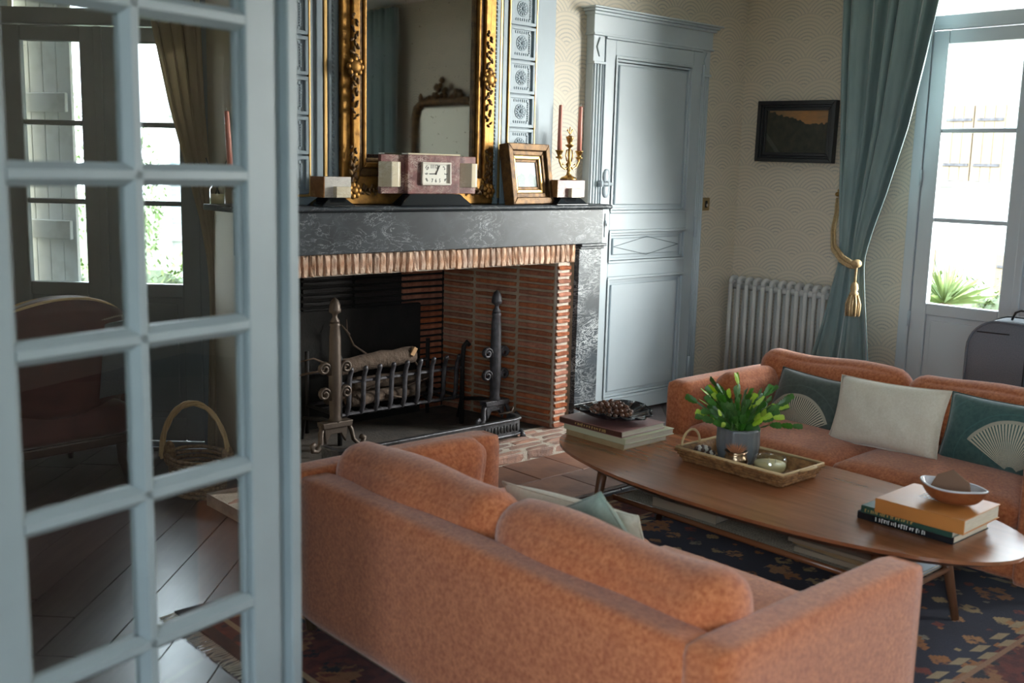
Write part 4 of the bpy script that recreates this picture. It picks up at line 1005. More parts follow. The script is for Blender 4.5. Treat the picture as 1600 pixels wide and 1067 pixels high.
gm = thing('wall_mirror', 'carved gilt wall mirror with shell crest, seen only in the overmantel mirror', 'mirror', (XR-.02, .90, 1.2))
m0, m1, mz0, mz1 = .44, 1.34, .75, 2.05
B().box(XR-.022, XR-.014, m0+.04, m1-.04, mz0, mz1-.05).build('mirror_plate', 'mirror', gm)
b = B(); b.tube([(XR-.03, m0, mz0-.03), (XR-.03, m0, mz1-.14), (XR-.03, m0+.03, mz1-.05), (XR-.03, m0+.12, mz1), (XR-.03, m1-.12, mz1), (XR-.03, m1-.03, mz1-.05), (XR-.03, m1, mz1-.14), (XR-.03, m1, mz0-.03)], .038, 8); b.build('frame_moulding', 'old_gold', gm, smooth=True)
b = B().box(XR-.055, XR, m0-.03, m1+.03, mz0-.07, mz0-.005); b.build('bottom_rail', 'old_gold', gm, bevel=.008)
b = B(); q = random.Random(4)
for k in range(40):
    u = q.uniform(-1, 1); h = (1-abs(u)**1.3)*.20
    b.ball((XR-.035, .89+u*.26, mz1+.02+q.random()*h), q.uniform(.018, .034), .02, q.uniform(.018, .034), 7, 5)
for s in (-1, 1): b.ball((XR-.035, .89+s*.36, mz1+.03), .022, .02, .055, 7, 5)
b.build('crest', 'old_gold', gm, smooth=True)

# ------------------------------------------------------------------ rug
RX0, RX1, RY0, RY1 = 1.42, 4.30, .98, 3.215
def rug_mat():
    m, t, b = newmat('oriental_rug'); v = t.sep(t.coord('Object')); oc = t.coord('Object')
    hx, hy = (RX1-RX0)/2, (RY1-RY0)/2
    x, y = v[0], v[1]
    d = t.m('MINIMUM', t.m('SUBTRACT', hx, t.m('ABSOLUTE', x)), t.m('SUBTRACT', hy, t.m('ABSOLUTE', y)))
    def motif(cell, off, thr, wob=.0):
        cx = t.m('ADD', t.m('DIVIDE', x, cell), 50+off); cy = t.m('ADD', t.m('DIVIDE', y, cell), 50+off*1.7)
        fx = t.m('ABSOLUTE', t.m('SUBTRACT', t.m('FRACT', cx), .5)); fy = t.m('ABSOLUTE', t.m('SUBTRACT', t.m('FRACT', cy), .5))
        # stepped diamond
        sx = t.m('DIVIDE', t.m('FLOOR', t.m('MULTIPLY', fx, 12)), 12); sy = t.m('DIVIDE', t.m('FLOOR', t.m('MULTIPLY', fy, 12)), 12)
        wn = t.node('ShaderNodeTexWhiteNoise', noise_dimensions='2D'); cb = t.node('ShaderNodeCombineXYZ'); t.put(cb.inputs[0], t.m('FLOOR', cx)); t.put(cb.inputs[1], t.m('FLOOR', cy)); t.l.new(cb.outputs[0], wn.inputs['Vector'])
        return t.m('LESS_THAN', t.m('ADD', sx, sy), t.m('MULTIPLY', wn.outputs['Value'], thr)), wn.outputs['Color'], wn.outputs['Value']
    f1, _, r1 = motif(.21, .13, .42); f2, _, r2 = motif(.115, .37, .30); f3, _, r3 = motif(.30, .7, .30)
    wob = t.ramp(t.noise(oc, 26, 4), [(.40, (0, 0, 0)), (.5, (1, 1, 1))])
    pal = lambda r: t.ramp(t.m('FRACT', t.m('MULTIPLY', r, 5.7)), [(0, (.42, .16, .05)), (.3, (.46, .33, .17)), (.55, (.24, .045, .035)), (.75, (.50, .24, .10)), (.9, (.30, .27, .22))], 'CONSTANT')
    field = t.mix(t.noise(oc, 9, 3), (.009, .012, .040), (.018, .024, .065))
    field = t.mix(t.m('MULTIPLY', f2, wob), field, pal(r2)); field = t.mix(t.m('MULTIPLY', f1, wob), field, pal(r1))
    bord = t.mix(t.ramp(t.noise(oc, 18, 4), [(.42, (0, 0, 0)), (.55, (1, 1, 1))]), (.19, .035, .030), (.10, .02, .025))
    bord = t.mix(t.m('MULTIPLY', f3, wob), bord, (.36, .16, .07)); bord = t.mix(t.m('MULTIPLY', f2, wob), bord, (.012, .014, .03))
    step = t.m('MULTIPLY_ADD', t.m('GREATER_THAN', t.m('FRACT', t.m('MULTIPLY', t.m('ADD', x, y), 7)), .5), .04, .33)
    c = t.mix(t.m('LESS_THAN', d, .33), field, bord)
    l1 = t.m('LESS_THAN', t.m('ABSOLUTE', t.m('SUBTRACT', d, step)), .014); c = t.mix(l1, c, (.44, .33, .20))
    l2 = t.m('LESS_THAN', t.m('ABSOLUTE', t.m('SUBTRACT', d, .31)), .009); c = t.mix(l2, c, (.38, .20, .12))
    l3 = t.m('LESS_THAN', t.m('ABSOLUTE', t.m('SUBTRACT', d, .10)), .010); c = t.mix(l3, c, (.45, .33, .20))
    c = t.mix(t.m('LESS_THAN', d, .045), c, (.02, .02, .03))
    c = t.mix(t.m('MULTIPLY', t.noise(oc, 160, 2), .5), c, (.02, .015, .015))
    t.put(b.inputs['Base Color'], c); b.inputs['Roughness'].default_value = .95; b.inputs['Specular IOR Level'].default_value = .1
    b.inputs['Sheen Weight'].default_value = .15
    t.put(b.inputs['Normal'], t.bump(t.noise(oc, 220, 2), .5, .004))
    return m
M['rug'] = rug_mat()
rg = thing('rug', 'navy and red oriental rug under the coffee table and both sofas', 'rug', ((RX0+RX1)/2, (RY0+RY1)/2, 0))
B().box(RX0-(RX0+RX1)/2, RX1-(RX0+RX1)/2, RY0-(RY0+RY1)/2, RY1-(RY0+RY1)/2, .0005, .010).build('pile', 'rug', rg, bevel=.003, local=True)
b = B(); q = random.Random(3)
for x in (RX0, RX1):
    s = -1 if x == RX0 else 1
    for k in range(190):
        y = RY0+.008+k*(RY1-RY0-.016)/189; b.tube([(x, y, .006), (x+s*.03, y+q.uniform(-.006, .006), .005), (x+s*.055, y+q.uniform(-.012, .012), .004)], .0022, 4)
fr = b.build('fringe', 'bead_l', rg); fr['kind'] = 'stuff'

# ------------------------------------------------------------------ sofas
def sofa(label, loc, rz, dz=0):
    s = thing('sofa', label, 'sofa', loc, rz, 'matching orange sofas around the coffee table')
    D, Ln, at, ah = .83, 1.715, .115, .555
    B().soft(.03, D-.02, .05, Ln-.05, .085, .27, .02, n=5).build('base_frame', 'sofa', s, smooth=True, local=True)
    for y0 in (0, Ln-at): B().soft(0, D, y0, y0+at, .075, ah, .026, (0, .003, .004), n=10).build('arm', 'sofa', s, smooth=True, local=True)
    B().soft(0, .125, .06, Ln-.06, .075, .545, .032, (.004, 0, .004), n=10).build('backrest', 'sofa', s, smooth=True, local=True)
    ym = Ln/2
    for y0, y1 in ((at+.004, ym-.002), (ym+.002, Ln-at-.004)):
        b = B(); b.soft(.19, D+.012, y0, y1, .255, .370, .048, (.012, .006, .028), n=12); b.build('seat_cushion', 'sofa', s, smooth=True, local=True)
    # long sagging roll cushions along the back
    for i, (y0, y1) in enumerate(((at-.02, ym+.005), (ym-.005, Ln-at+.02))):
        b = B(); T = Matrix.Translation((.205, (y0+y1)/2, .515+dz)) @ Matrix.Rotation(R(-10), 4, 'Y'); hl = (y1-y0)/2
        b.soft(-.092, .092, -hl, hl, -.145, .150, .088, (.020, .0, .012), n=16)
        out = []
        for p in b.v:
            u = p.y/hl; sag = -.012*(1-u*u)+.0; p2 = Vector((p.x*(1+.05*math.sin(u*5+i)), p.y, p.z+sag*max(0, p.z)/.15+.008*math.sin(u*4+1.3*i)))
            out.append(T @ p2)
        b.v = out; b.build('back_cushion', 'sofa', s, smooth=True, local=True)
    # small loose roll against the fireplace-side arm
    T = Matrix.Translation((.45, 0, 0))
    return s, at, Ln
sA, at, Ln = sofa('orange tweed sofa turned with its back to the glazed door', (1.632, 1.157, 0), 0, -.020)
sB, _, _ = sofa('orange tweed sofa facing the room in front of the window and radiator', (4.552, 3.055, 0), math.pi)
def arm_roll(s, y, tilt_):
    b = B(); T = Matrix.Translation((.46, y, .485)) @ Matrix.Rotation(tilt_, 4, 'X')
    b.soft(-.20, .20, -.062, .062, -.105, .105, .060, (.02, .016, .012), n=12, T=T); b.build('arm_cushion', 'sofa', s, smooth=True, local=True)
arm_roll(sA, Ln-at-.068, R(8)); arm_roll(sB, at+.068, R(-8))
for s in (sA, sB):
    for x in (.07, .76):
        for y in (.06, Ln-.06): B().lathe([(.016, .0105), (.024, .08)], 10, Matrix.Translation((x, y, 0))).build('foot', 'sofa_foot', s, local=True)

# ------------------------------------------------------------------ throw cushions
def pillow(name, label, mat, w_, h_, t_, Tm, group=None, welt=None):
    def fn(sgn):
        def f(u, v):
            a, c = u*2-1, v*2-1
            pin = 1-.055*(1-abs(c)**2.0)*abs(a)**3; pin2 = 1-.07*(1-abs(a)**2.0)*abs(c)**3
            x = a*w_/2*pin; z = c*h_/2*pin2
            th_ = t_/2*max(0, (1-abs(a)**2.6))**.55*max(0, (1-abs(c)**2.6))**.55
            wr = .004*math.sin(a*9+c*5)*(1-abs(c))
            return (x, sgn*(th_+wr*(th_ > .004)), z)
        return f
    b = B(); n = 22; b.grid(fn(-1), n, n); b.grid(lambda u, v: fn(1)(1-u, v), n, n)
    root = thing(name, label, 'cushion', (0, 0, 0), 0, group); root.matrix_basis = Tm
    o = b.build('cover', mat, root, smooth=True, local=True)
    bm = bmesh.new(); bm.from_mesh(o.data); bmesh.ops.remove_doubles(bm, verts=bm.verts, dist=1e-4); bm.to_mesh(o.data); bm.free(); o.data.polygons.foreach_set('use_smooth', [True]*len(o.data.polygons))
    b = B(); edge = [fn(1)(i/20, 0) for i in range(20)]+[fn(1)(1, i/14) for i in range(14)]+[fn(1)(1-i/20, 1) for i in range(20)]+[fn(1)(0, 1-i/14) for i in range(14)]
    b.tube([(p[0], 0, p[2]) for p in edge], .003, 5, closed=True); b.build('piping', welt or mat, o, smooth=True, local=True)
    return root
def fan_mat(name, base1, base2, cx, cz, rad):
    m, t, b = newmat(name); v = t.sep(t.coord('Object')); x = t.m('SUBTRACT', v[0], cx); z = t.m('SUBTRACT', v[2], cz); oc = t.coord('Object')
    d = t.m('SQRT', t.m('ADD', t.m('MULTIPLY', x, x), t.m('MULTIPLY', z, z))); a = t.m('ARCTAN2', x, z)
    inside = t.m('MULTIPLY', t.m('LESS_THAN', d, rad), t.m('LESS_THAN', t.m('ABSOLUTE', a), R(62)))
    spokes = t.m('GREATER_THAN', t.m('FRACT', t.m('ADD', t.m('MULTIPLY', a, 14.5), 20.0)), .42)
    rim = t.m('GREATER_THAN', d, rad*.93); body = t.m('GREATER_THAN', d, rad*.12)
    front = t.m('LESS_THAN', v[1], 0.0)
    f = t.m('MULTIPLY', t.m('MULTIPLY', inside, body), t.m('MAXIMUM', rim, t.m('MULTIPLY', spokes, .9))); f = t.m('MULTIPLY', f, front)
    # faint tone-on-tone arcs
    ar = t.m('LESS_THAN', t.m('FRACT', t.m('MULTIPLY', d, 9)), .05)
    base = t.mix(t.ramp(t.noise(oc, 60, 4), [(.35, (0, 0, 0)), (.65, (1, 1, 1))]), base1, base2); base = t.mix(t.m('MULTIPLY', ar, .4), base, tuple(q*1.9 for q in base1))
    rimc = t.m('MULTIPLY', t.m('MULTIPLY', inside, rim), .5)
    c = t.mix(f, base, (.56, .50, .38)); c = t.mix(t.m('MULTIPLY', rimc, front), c, (.16, .17, .15))
    t.put(b.inputs['Base Color'], c); b.inputs['Roughness'].default_value = .8; b.inputs['Sheen Weight'].default_value = .4; b.inputs['Specular IOR Level'].default_value = .2
    t.put(b.inputs['Normal'], t.bump(t.noise(oc, 130, 3), .2, .002))
    return m
M['fan_grey'] = fan_mat('grey_green_fan_velvet', (.050, .066, .058), (.068, .088, .078), -.035, -.165, .185)
M['fan_teal'] = fan_mat('teal_fan_velvet', (.035, .085, .082), (.055, .115, .108), .075, -.135, .20)
def lean(c, yaw, pitch, roll=0): return Matrix.Translation(c) @ rot_z(yaw) @ Matrix.Rotation(pitch, 4, 'X') @ Matrix.Rotation(roll, 4, 'Y')
pillow('cushion', 'dark grey-green velvet cushion with a cream fan motif', 'fan_grey', .43, .27, .13, lean((4.16, 2.555, .475), R(-90), R(-24), R(3)), 'throw cushions on the window-side sofa')
pillow('cushion', 'plain cream cushion between the two fan cushions', 'cream', .50, .29, .14, lean((4.045, 2.135, .515), R(-93), R(-18), R(-2)), 'throw cushions on the window-side sofa')
pillow('cushion', 'teal velvet cushion with a large cream fan motif', 'fan_teal', .46, .29, .13, lean((4.13, 1.70, .505), R(-90), R(-20)), 'throw cushions on the window-side sofa')
pillow('cushion', 'cream cushion lying behind the sage cushion on the sofa by the glazed door', 'cream', .54, .26, .12, lean((2.125, 2.035, .455), R(92), R(-24), R(4)), 'throw cushions on the door-side sofa')
pillow('cushion', 'sage green velvet cushion with its corner standing up against a cream one', 'sage', .33, .31, .10, lean((2.01, 1.865, .482), R(95), R(-22), R(28)), 'throw cushions on the door-side sofa')

# ------------------------------------------------------------------ coffee table
TCX, TCY, TZ = 3.214, 2.167, .38
tb_ = thing('coffee_table', 'long walnut boat-shaped coffee table with a woven lower shelf', 'coffee table', (TCX, TCY, .010))
def outline(a, b_, n_, k=72):
    p = []
    for i in range(k):
        q = 2*math.pi*i/k; c, s = math.cos(q), math.sin(q); p.append((TCX+a*math.copysign(abs(c)**(2/n_), c), TCY+b_*math.copysign(abs(s)**(2/n_), s)))
    return p
B().prism(outline(.395, .955, 2.2), TZ-.012, TZ).build('table_top', 'table', tb_)
b = B(); o1 = outline(.393, .953, 2.2); o2 = outline(.36, .90, 2.2); n = len(o1)
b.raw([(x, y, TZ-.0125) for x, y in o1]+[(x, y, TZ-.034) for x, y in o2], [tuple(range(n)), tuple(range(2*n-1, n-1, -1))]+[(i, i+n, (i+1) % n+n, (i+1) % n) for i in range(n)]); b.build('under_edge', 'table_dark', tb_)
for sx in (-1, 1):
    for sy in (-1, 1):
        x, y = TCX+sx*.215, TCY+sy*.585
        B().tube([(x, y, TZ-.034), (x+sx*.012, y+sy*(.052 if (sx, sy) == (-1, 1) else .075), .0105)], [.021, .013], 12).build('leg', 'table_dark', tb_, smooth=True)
for sy in (-1, 1): B().cyl((TCX-.222, TCY+sy*.624, .183), (TCX+.222, TCY+sy*.624, .183), .009).build('stretcher', 'table_dark', tb_, smooth=True)
for sx in (-1, 1): B().cyl((TCX+.055+sx*.165, TCY-.624, .186), (TCX+.055+sx*.165, TCY+.624, .186), .011).build('shelf_rail', 'table', tb_, smooth=True)
b = B()
for k in range(92):
    y = TCY-.605+k*.0133; b.cyl((TCX-.11, y, .190), (TCX+.22, y, .190), .0048, n=5)
b.build('woven_shelf', 'cane', tb_, smooth=True)

# ------------------------------------------------------------------ books
SPINE = {}
def book(label, x0, x1, y0, y1, z0, h, cover, rz=0, spine='x0', group=None, cat='book', spine_col=None):
    """closed book lying flat; spine along the low-x side"""
    cx, cy = (x0+x1)/2, (y0+y1)/2
    k = thing('book', label, cat, (cx, cy, z0), rz, group)
    a, c = x0-cx, x1-cx; d, e = y0-cy, y1-cy
    m = M.get(cover) or M.setdefault(cover, None)
    b = B(); b.box(a, c, d, e, 0, .003); b.box(a, c, d, e, h-.003, h); b.build('cover', cover, k, bevel=.001, seg=1, local=True)
    b = B(); b.box(a, a+.004, d, e, .003, h-.003); SPINE[k.name] = b.build('spine', spine_col or cover, k, local=True)
    B().box(a+.004, c-.004, d+.004, e-.004, .003, h-.003).build('page_block', 'page', k, local=True)
    return k
def cov(name, c, rough=.45, c2=None): M[name] = pm(name, c, rough, col2=c2, vscale=12)
cov('cover_rose', (.30, .15, .14), .35); cov('cover_rose_spine', (.075, .028, .02), .4); cov('cover_green_pale', (.50, .50, .34), .5); cov('cover_tan', (.42, .31, .17), .5, (.34, .24, .12))
cov('cover_orange', (.50, .20, .05), .4, (.46, .18, .045)); cov('cover_green', (.025, .075, .055), .3); cov('cover_black', (.010, .012, .016), .25); cov('cover_grey', (.20, .17, .14), .5); cov('cover_cream', (.42, .36, .27), .5)
cov('ink_gold', (.58, .40, .14), .5); cov('ink_white', (.72, .70, .66), .6); cov('ink_brown', (.16, .10, .05), .6)
book('tan clothbound book at the bottom of the pile under the dish of nuts', 3.128, 3.40, 2.768, 3.095, TZ, .026, 'cover_tan', 0, group='books under the dish of nuts')
k2 = book('pale green book in the middle of the pile under the dish of nuts', 3.118, 3.425, 2.752, 3.10, TZ+.0265, .026, 'cover_green_pale', 0, group='books under the dish of nuts')
k3 = book('dusty rose book directly under the dish of nuts', 3.108, 3.385, 2.772, 3.118, TZ+.053, .026, 'cover_rose', R(1.5), spine_col='cover_rose_spine', group='books under the dish of nuts')
SP = Matrix(((0, 0, -1, 0), (-1, 0, 0, 0), (0, 1, 0, 0), (0, 0, 0, 1)))     # writing along a spine that faces -x, reading towards -y
def squiggle(par, x, y0, y1, z, h, mat, seed, lh=.55):
    """worn spine lettering too small to read: a row of short upright strokes"""
    q = random.Random(seed); b = B(); y = y0
    while y > y1:
        w_ = q.uniform(.002, .0045); hh = h*q.uniform(lh, 1)
        b.box(x-.0006, x, y-w_, y, z-hh/2, z+hh/2)
        if q.random() < .5: b.box(x-.0006, x, y-w_*1.9, y-w_, z+hh/2-h*.2, z+hh/2)
        y -= w_*2+q.choice((.001, .0015, .006))
    return b.build('lettering', mat, SPINE[par.name])
squiggle(k3, 3.1065, 3.06, 2.85, TZ+.066, .012, 'ink_gold', 1)
book('black book with white lettering at the bottom of the pile near the table tip', 3.125, 3.372, 1.398, 1.725, TZ, .026, 'cover_black', 0, group='books under the wooden bowl')
k5 = book('dark green book in the middle of the pile near the table tip', 3.112, 3.372, 1.392, 1.705, TZ+.0265, .025, 'cover_green', R(-1.5), group='books under the wooden bowl')
k6 = book('thick orange book directly under the wooden bowl', 3.085, 3.345, 1.355, 1.645, TZ+.052, .046, 'cover_orange', R(1), group='books under the wooden bowl')
kb = [o for o in bpy.data.objects if o.get('label', '').startswith('black book')][0]
squiggle(kb, 3.1248, 1.66, 1.53, TZ+.013, .015, 'ink_white', 5); squiggle(kb, 3.1248, 1.52, 1.49, TZ+.013, .015, 'ink_white', 6)
squiggle(k5, 3.108, 1.69, 1.53, TZ+.039, .011, 'ink_gold', 8)
b = B(); q = random.Random(2)
for r_ in range(3):
    for k in range(5): b.box(3.215+r_*.018, 3.227+r_*.018, 1.50+k*.014, 1.509+k*.014, TZ+.0981, TZ+.0986)
b.build('lettering', 'ink_white', k6)
# books and magazines on the woven shelf
ZS = .1952
book('thick grey-brown book alone on the woven shelf below the tray', 3.125, 3.345, 2.30, 2.60, ZS, .040, 'cover_grey', R(2), spine_col='cover_cream', group='books on the woven shelf')
for i, (c, x0, y0, rz, h, lab) in enumerate((('cover_cream', 3.135, 1.62, 2, .018, 'cream magazine at the bottom of the pile on the woven shelf'), ('cover_tan', 3.14, 1.63, -3, .016, 'tan magazine second in the pile on the woven shelf'), ('cover_cream', 3.13, 1.645, 4, .014, 'cream brochure third in the pile on the woven shelf'), ('cover_grey', 3.135, 1.625, -1, .020, 'grey-brown book on top of the pile on the woven shelf'))):
    z = ZS+sum((.018, .016, .014, .020)[:i])+.0006*i
    book(lab, x0, x0+.24, y0, y0+.34, z, h, c, R(rz), group='books on the woven shelf')
cov('cover_blue', (.20, .27, .36), .3)
book('pale blue magazine at the end of the woven shelf', 3.20, 3.40, 1.555, 1.612, ZS, .012, 'cover_blue', 0, cat='magazine')

# ------------------------------------------------------------------ dish of nuts
dz0 = TZ+.0795
ds = thing('fluted_dish', 'dark fluted metal dish full of hazelnuts on the rose book', 'dish', (3.262, 2.955, dz0))
DR = .150
def dishf(u, v):
    a = u*2*math.pi; fl_ = .010*abs(math.sin(a*7))*(v**2); r_ = .045+(DR-.045)*v+fl_*2; return (r_*math.cos(a)*.95, r_*math.sin(a)*1.05, .004+.040*v**1.8-fl_*.6+.010*(math.cos(a*2)*v**2))
b = B(); b.grid(dishf, 84, 8, closed_u=True); b.lathe([(.0, .004), (.046, .004)], 28); b.build('bowl', 'dish', ds, smooth=True, solid=.004, local=True)
B().lathe([(.042, .0), (.044, .004), (.0, .004)], 28).build('foot_ring', 'dish', ds, smooth=True, local=True)
b = B(); prof_n = [(.0001, -.0095), (.006, -.0085), (.0098, -.002), (.0098, .002), (.007, .0075), (.003, .0105), (.0001, .0112)]; b.lathe(prof_n, 9)
nut0 = b.build('hazelnut', 'nut', smooth=True); q = random.Random(21); first = True
spots = []
for layer, (r_, zz, n_) in enumerate(((.092, .030, 20), (.060, .032, 14), (.026, .030, 7), (.072, .046, 16), (.040, .049, 10), (.012, .049, 3), (.050, .062, 9), (.022, .066, 4))):
    for k in range(n_):
        a = 2*math.pi*(k+.5*layer)/n_; spots.append((r_*math.cos(a)+q.uniform(-.003, .003), r_*math.sin(a)+q.uniform(-.003, .003), zz+q.uniform(-.002, .002)))
for p in spots:
    o = nut0 if first else nut0.copy()
    if not first: COL.objects.link(o)
    first = False
    o.location = (3.250+p[0]*.92, 2.955+p[1]*.98, dz0+p[2]); o.rotation_euler = (q.uniform(0, 3), q.uniform(0, 3), q.uniform(0, 6)); tag(o, 'brown hazelnut heaped in the dark fluted dish', 'nut', 'hazelnuts in the fluted dish')

# ------------------------------------------------------------------ tray with plant, candle and copper pot
ty = thing('wicker_tray', 'shallow woven seagrass tray on the coffee table holding the cactus', 'tray', (3.305, 2.29, TZ))
TX0, TX1, TY0, TY1 = 3.185, 3.445, 2.055, 2.545
b = B(); ins = .022
def quadring(x0, x1, y0, y1, z): return [(x0, y0, z), (x1, y0, z), (x1, y1, z), (x0, y1, z)]
R1 = quadring(TX0+ins, TX1-ins, TY0+ins, TY1-ins, TZ+.0008); R2 = quadring(TX0, TX1, TY0, TY1, TZ+.052); R3 = quadring(TX0+.010, TX1-.010, TY0+.010, TY1-.010, TZ+.052); R4 = quadring(TX0+ins+.006, TX1-ins-.006, TY0+ins+.006, TY1-ins-.006, TZ+.010)
b.raw(R1+R2+R3+R4, [(3, 2, 1, 0)]+[(i, (i+1) % 4, (i+1) % 4+4, i+4) for i in range(4)]+[(i+4, (i+1) % 4+4, (i+1) % 4+8, i+8) for i in range(4)]+[(i+8, (i+1) % 4+8, (i+1) % 4+12, i+12) for i in range(4)]+[(12, 13, 14, 15)])
b.build('tray_body', 'seagrass', ty)
b = B()
for lvl in range(4):
    f = lvl/3.0; xa, xb, ya, yb = TX0+ins*(1-f)-.002, TX1-ins*(1-f)+.002, TY0+ins*(1-f)-.002, TY1-ins*(1-f)+.002; z = TZ+.008+.013*lvl
    for s in range(2):
        for (p0, p1) in (((xa, ya), (xb, ya)), ((xb, ya), (xb, yb)), ((xb, yb), (xa, yb)), ((xa, yb), (xa, ya))):
            n_ = 26; L_ = []
            nx, ny = (p1[1]-p0[1]), -(p1[0]-p0[0]); ll = math.hypot(nx, ny); nx, ny = nx/ll, ny/ll
            for i in range(n_+1):
                k = i/n_; o_ = .0035*math.sin(i*math.pi*.75+s*math.pi+lvl); L_.append((p0[0]+(p1[0]-p0[0])*k+nx*o_, p0[1]+(p1[1]-p0[1])*k+ny*o_, z+.003*math.cos(i*math.pi*.75+s*math.pi)))
            b.tube(L_, .0052, 5)
b.build('weave', 'seagrass', ty, smooth=True)
b = B(); b.tube([(TX0, TY0, TZ+.055), (TX1, TY0, TZ+.055), (TX1, TY1, TZ+.055), (TX0, TY1, TZ+.055)], .006, 6, closed=True); b.build('rim', 'rope_pale', ty, smooth=True)
b = B(); b.tube([(3.27+.0+.055*math.cos(a), TY1-.004, TZ+.056+.058*math.sin(a)) for a in [math.pi*k/12 for k in range(13)]], .005, 7); b.build('handle', 'rope_pale', ty, smooth=True)
b = B(); b.tube([(3.33+.045*math.cos(a), TY0-.002-.028*math.sin(a), TZ+.054+.010*math.sin(a)) for a in [math.pi*k/10 for k in range(11)]], .005, 7); b.build('handle', 'rope_pale', ty, smooth=True)

ZT = TZ+.0105
pp = thing('potted_cactus', 'Christmas cactus in a ribbed grey ceramic pot on the tray', 'plant', (3.345, 2.372, ZT))
b = B()
def potf(u, v):
    a = u*2*math.pi; prof_p = .066+.016*math.sin(min(1, v*1.4)*math.pi*.62); r_ = prof_p*(1-.035*(abs(math.sin(a*9))**.6)); 
    return (r_*math.cos(a), r_*math.sin(a), v*.138)
b.grid(potf, 108, 12, closed_u=True); b.lathe([(.0, 0), (.066, 0)], 36); po = b.build('pot', 'pot', pp, smooth=True, solid=.004, local=True)
B().lathe([(.0, .124), (.073, .122)], 24).build('soil', 'soil', po, local=True)
def seg_mesh(nm, mat):
    b = B(); L_ = .042; pts = [(0, 0), (.004, .003), (.009, .013), (.0115, .017), (.010, .022), (.0135, .034), (.011, .038), (.0125, .046), (.007, .053), (0, .052)]
    poly = [(-x, z) for x, z in reversed(pts)][:-1]+pts[:-1]; poly = pts+[(-x, z) for x, z in reversed(pts[1:-1])]
    n_ = len(poly); c = (0, .027)
    vs = [(x, 0, z) for x, z in poly]+[(0, .0035, c[1]), (0, -.0035, c[1])]
    b.raw(vs, [(i, (i+1) % n_, n_) for i in range(n_)]+[((i+1) % n_, i, n_+1) for i in range(n_)])
    return b.build(nm, mat, pp, local=True)
gseg = seg_mesh('stem_segment', 'cactus'); nseg = seg_mesh('young_segment', 'cactus_new'); used_g = [False, False]
q = random.Random(8)
def put_seg(T, young):
    src = nseg if young else gseg; i = 1 if young else 0
    if not used_g[i]: used_g[i] = True; src.matrix_basis = T
    else: inst(src, pp, T)
for k in range(60):
    az = 2*math.pi*k/60*9.0+q.uniform(-.3, .3); rr = q.uniform(.01, .05); n_ = q.choice((3, 4, 4, 4, 5)); incl = q.uniform(.08, .75)
    if k % 4 == 0: incl = q.uniform(.75, 1.1)
    pos = Vector((rr*math.cos(az), rr*math.sin(az), .118)); 
    for j in range(n_):
        d = Vector((math.sin(incl)*math.cos(az), math.sin(incl)*math.sin(az), math.cos(incl)))
        x_ax = d.cross(Vector((math.cos(az+q.uniform(-.6, 1.6)), math.sin(az+q.uniform(-.6, 1.6)), .2))).normalized(); y_ax = d.cross(x_ax)
        sc_ = q.uniform(.85, 1.2)
        T = Matrix(((x_ax.x, y_ax.x, d.x, pos.x), (x_ax.y, y_ax.y, d.y, pos.y), (x_ax.z, y_ax.z, d.z, pos.z), (0, 0, 0, 1))) @ Matrix.Scale(sc_, 4)
        put_seg(T, j >= n_-1 and k % 3 == 0 or (j == n_-2 and k % 9 == 0))
        pos = pos+d*.047*sc_; incl = min(1.45, incl+q.uniform(.02, .28)); az += q.uniform(-.25, .25)
cp = thing('copper_pot', 'small hammered metal pot holding a dried orange flower in front of the cactus', 'pot', (3.262, 2.318, ZT))
B().lathe([(.030, 0), (.042, .012), (.046, .030), (.040, .050), (.036, .056), (.044, .066), (.041, .066), (.034, .056), (.0, .050)], 24).build('pot', 'copper', cp, smooth=True, local=True)
b = B(); q = random.Random(5)
for k in range(46):
    a = k*2.4; r_ = .034*math.sqrt(k/46); T = Matrix.Translation((r_*.6*math.cos(a), r_*.6*math.sin(a), .062)) @ rot_z(a) @ Matrix.Rotation(.15+r_*22, 4, 'Y'); b.raw([(-.002, -.0022, 0), (.002, -.0022, 0), (.0022, .0022, 0), (-.002, .0022, 0), (0, 0, .036)], [(0, 1, 4), (1, 2, 4), (2, 3, 4), (3, 0, 4), (3, 2, 1, 0)], T)
b.build('dried_flower', 'woodrose', cp, local=True)
gc = thing('glass_candle', 'pale yellow wax candle in a round clear glass bowl on the tray', 'candle', (3.300, 2.190, ZT))
B().lathe([(.0, .0), (.040, .0), (.058, .012), (.066, .034), (.062, .055), (.056, .066), (.053, .066), (.058, .054), (.061, .034), (.054, .014), (.038, .005), (.0, .005)], 32).build('glass_bowl', 'clear', gc, smooth=True, local=True)
B().lathe([(.0, .006), (.037, .006), (.053, .016), (.059, .034), (.057, .042), (.0, .042)], 32).build('wax', 'wax', gc, smooth=True, local=True);
for x, y in ((-.018, 0), (.012, .014), (.010, -.016)): B().cyl((x, y, .042), (x+.001, y, .056), .0012, n=5).build('wick', 'wick', gc, local=True)
gl_ = thing('bead_garland', 'heap of brown and white strung beads at the handle end of the tray', 'beads', (3.262, 2.475, ZT))
bd = B().ball((0, 0, 0), .0095, n=8, m=6).build('bead', 'bead_l', gl_, smooth=True, local=True); bd2 = B().ball((0, 0, 0), .0095, n=8, m=6).build('bead', 'bead_d', gl_, smooth=True, local=True)
k = 0; q = random.Random(14)
for lay, (nx, ny) in enumerate(((5, 6), (4, 5), (3, 3))):
    for i in range(nx):
        for j in range(ny):
            T = Matrix.Translation(((i-(nx-1)/2)*.0185+q.uniform(-.002, .002), (j-(ny-1)/2)*.0165+q.uniform(-.002, .002), .0098+lay*.0155)); s_ = bd if (i+j+lay) % 2 else bd2
            if k < 2 and s_.matrix_basis == Matrix(): s_.matrix_basis = T
            else: inst(s_, gl_, T)
            k += 1

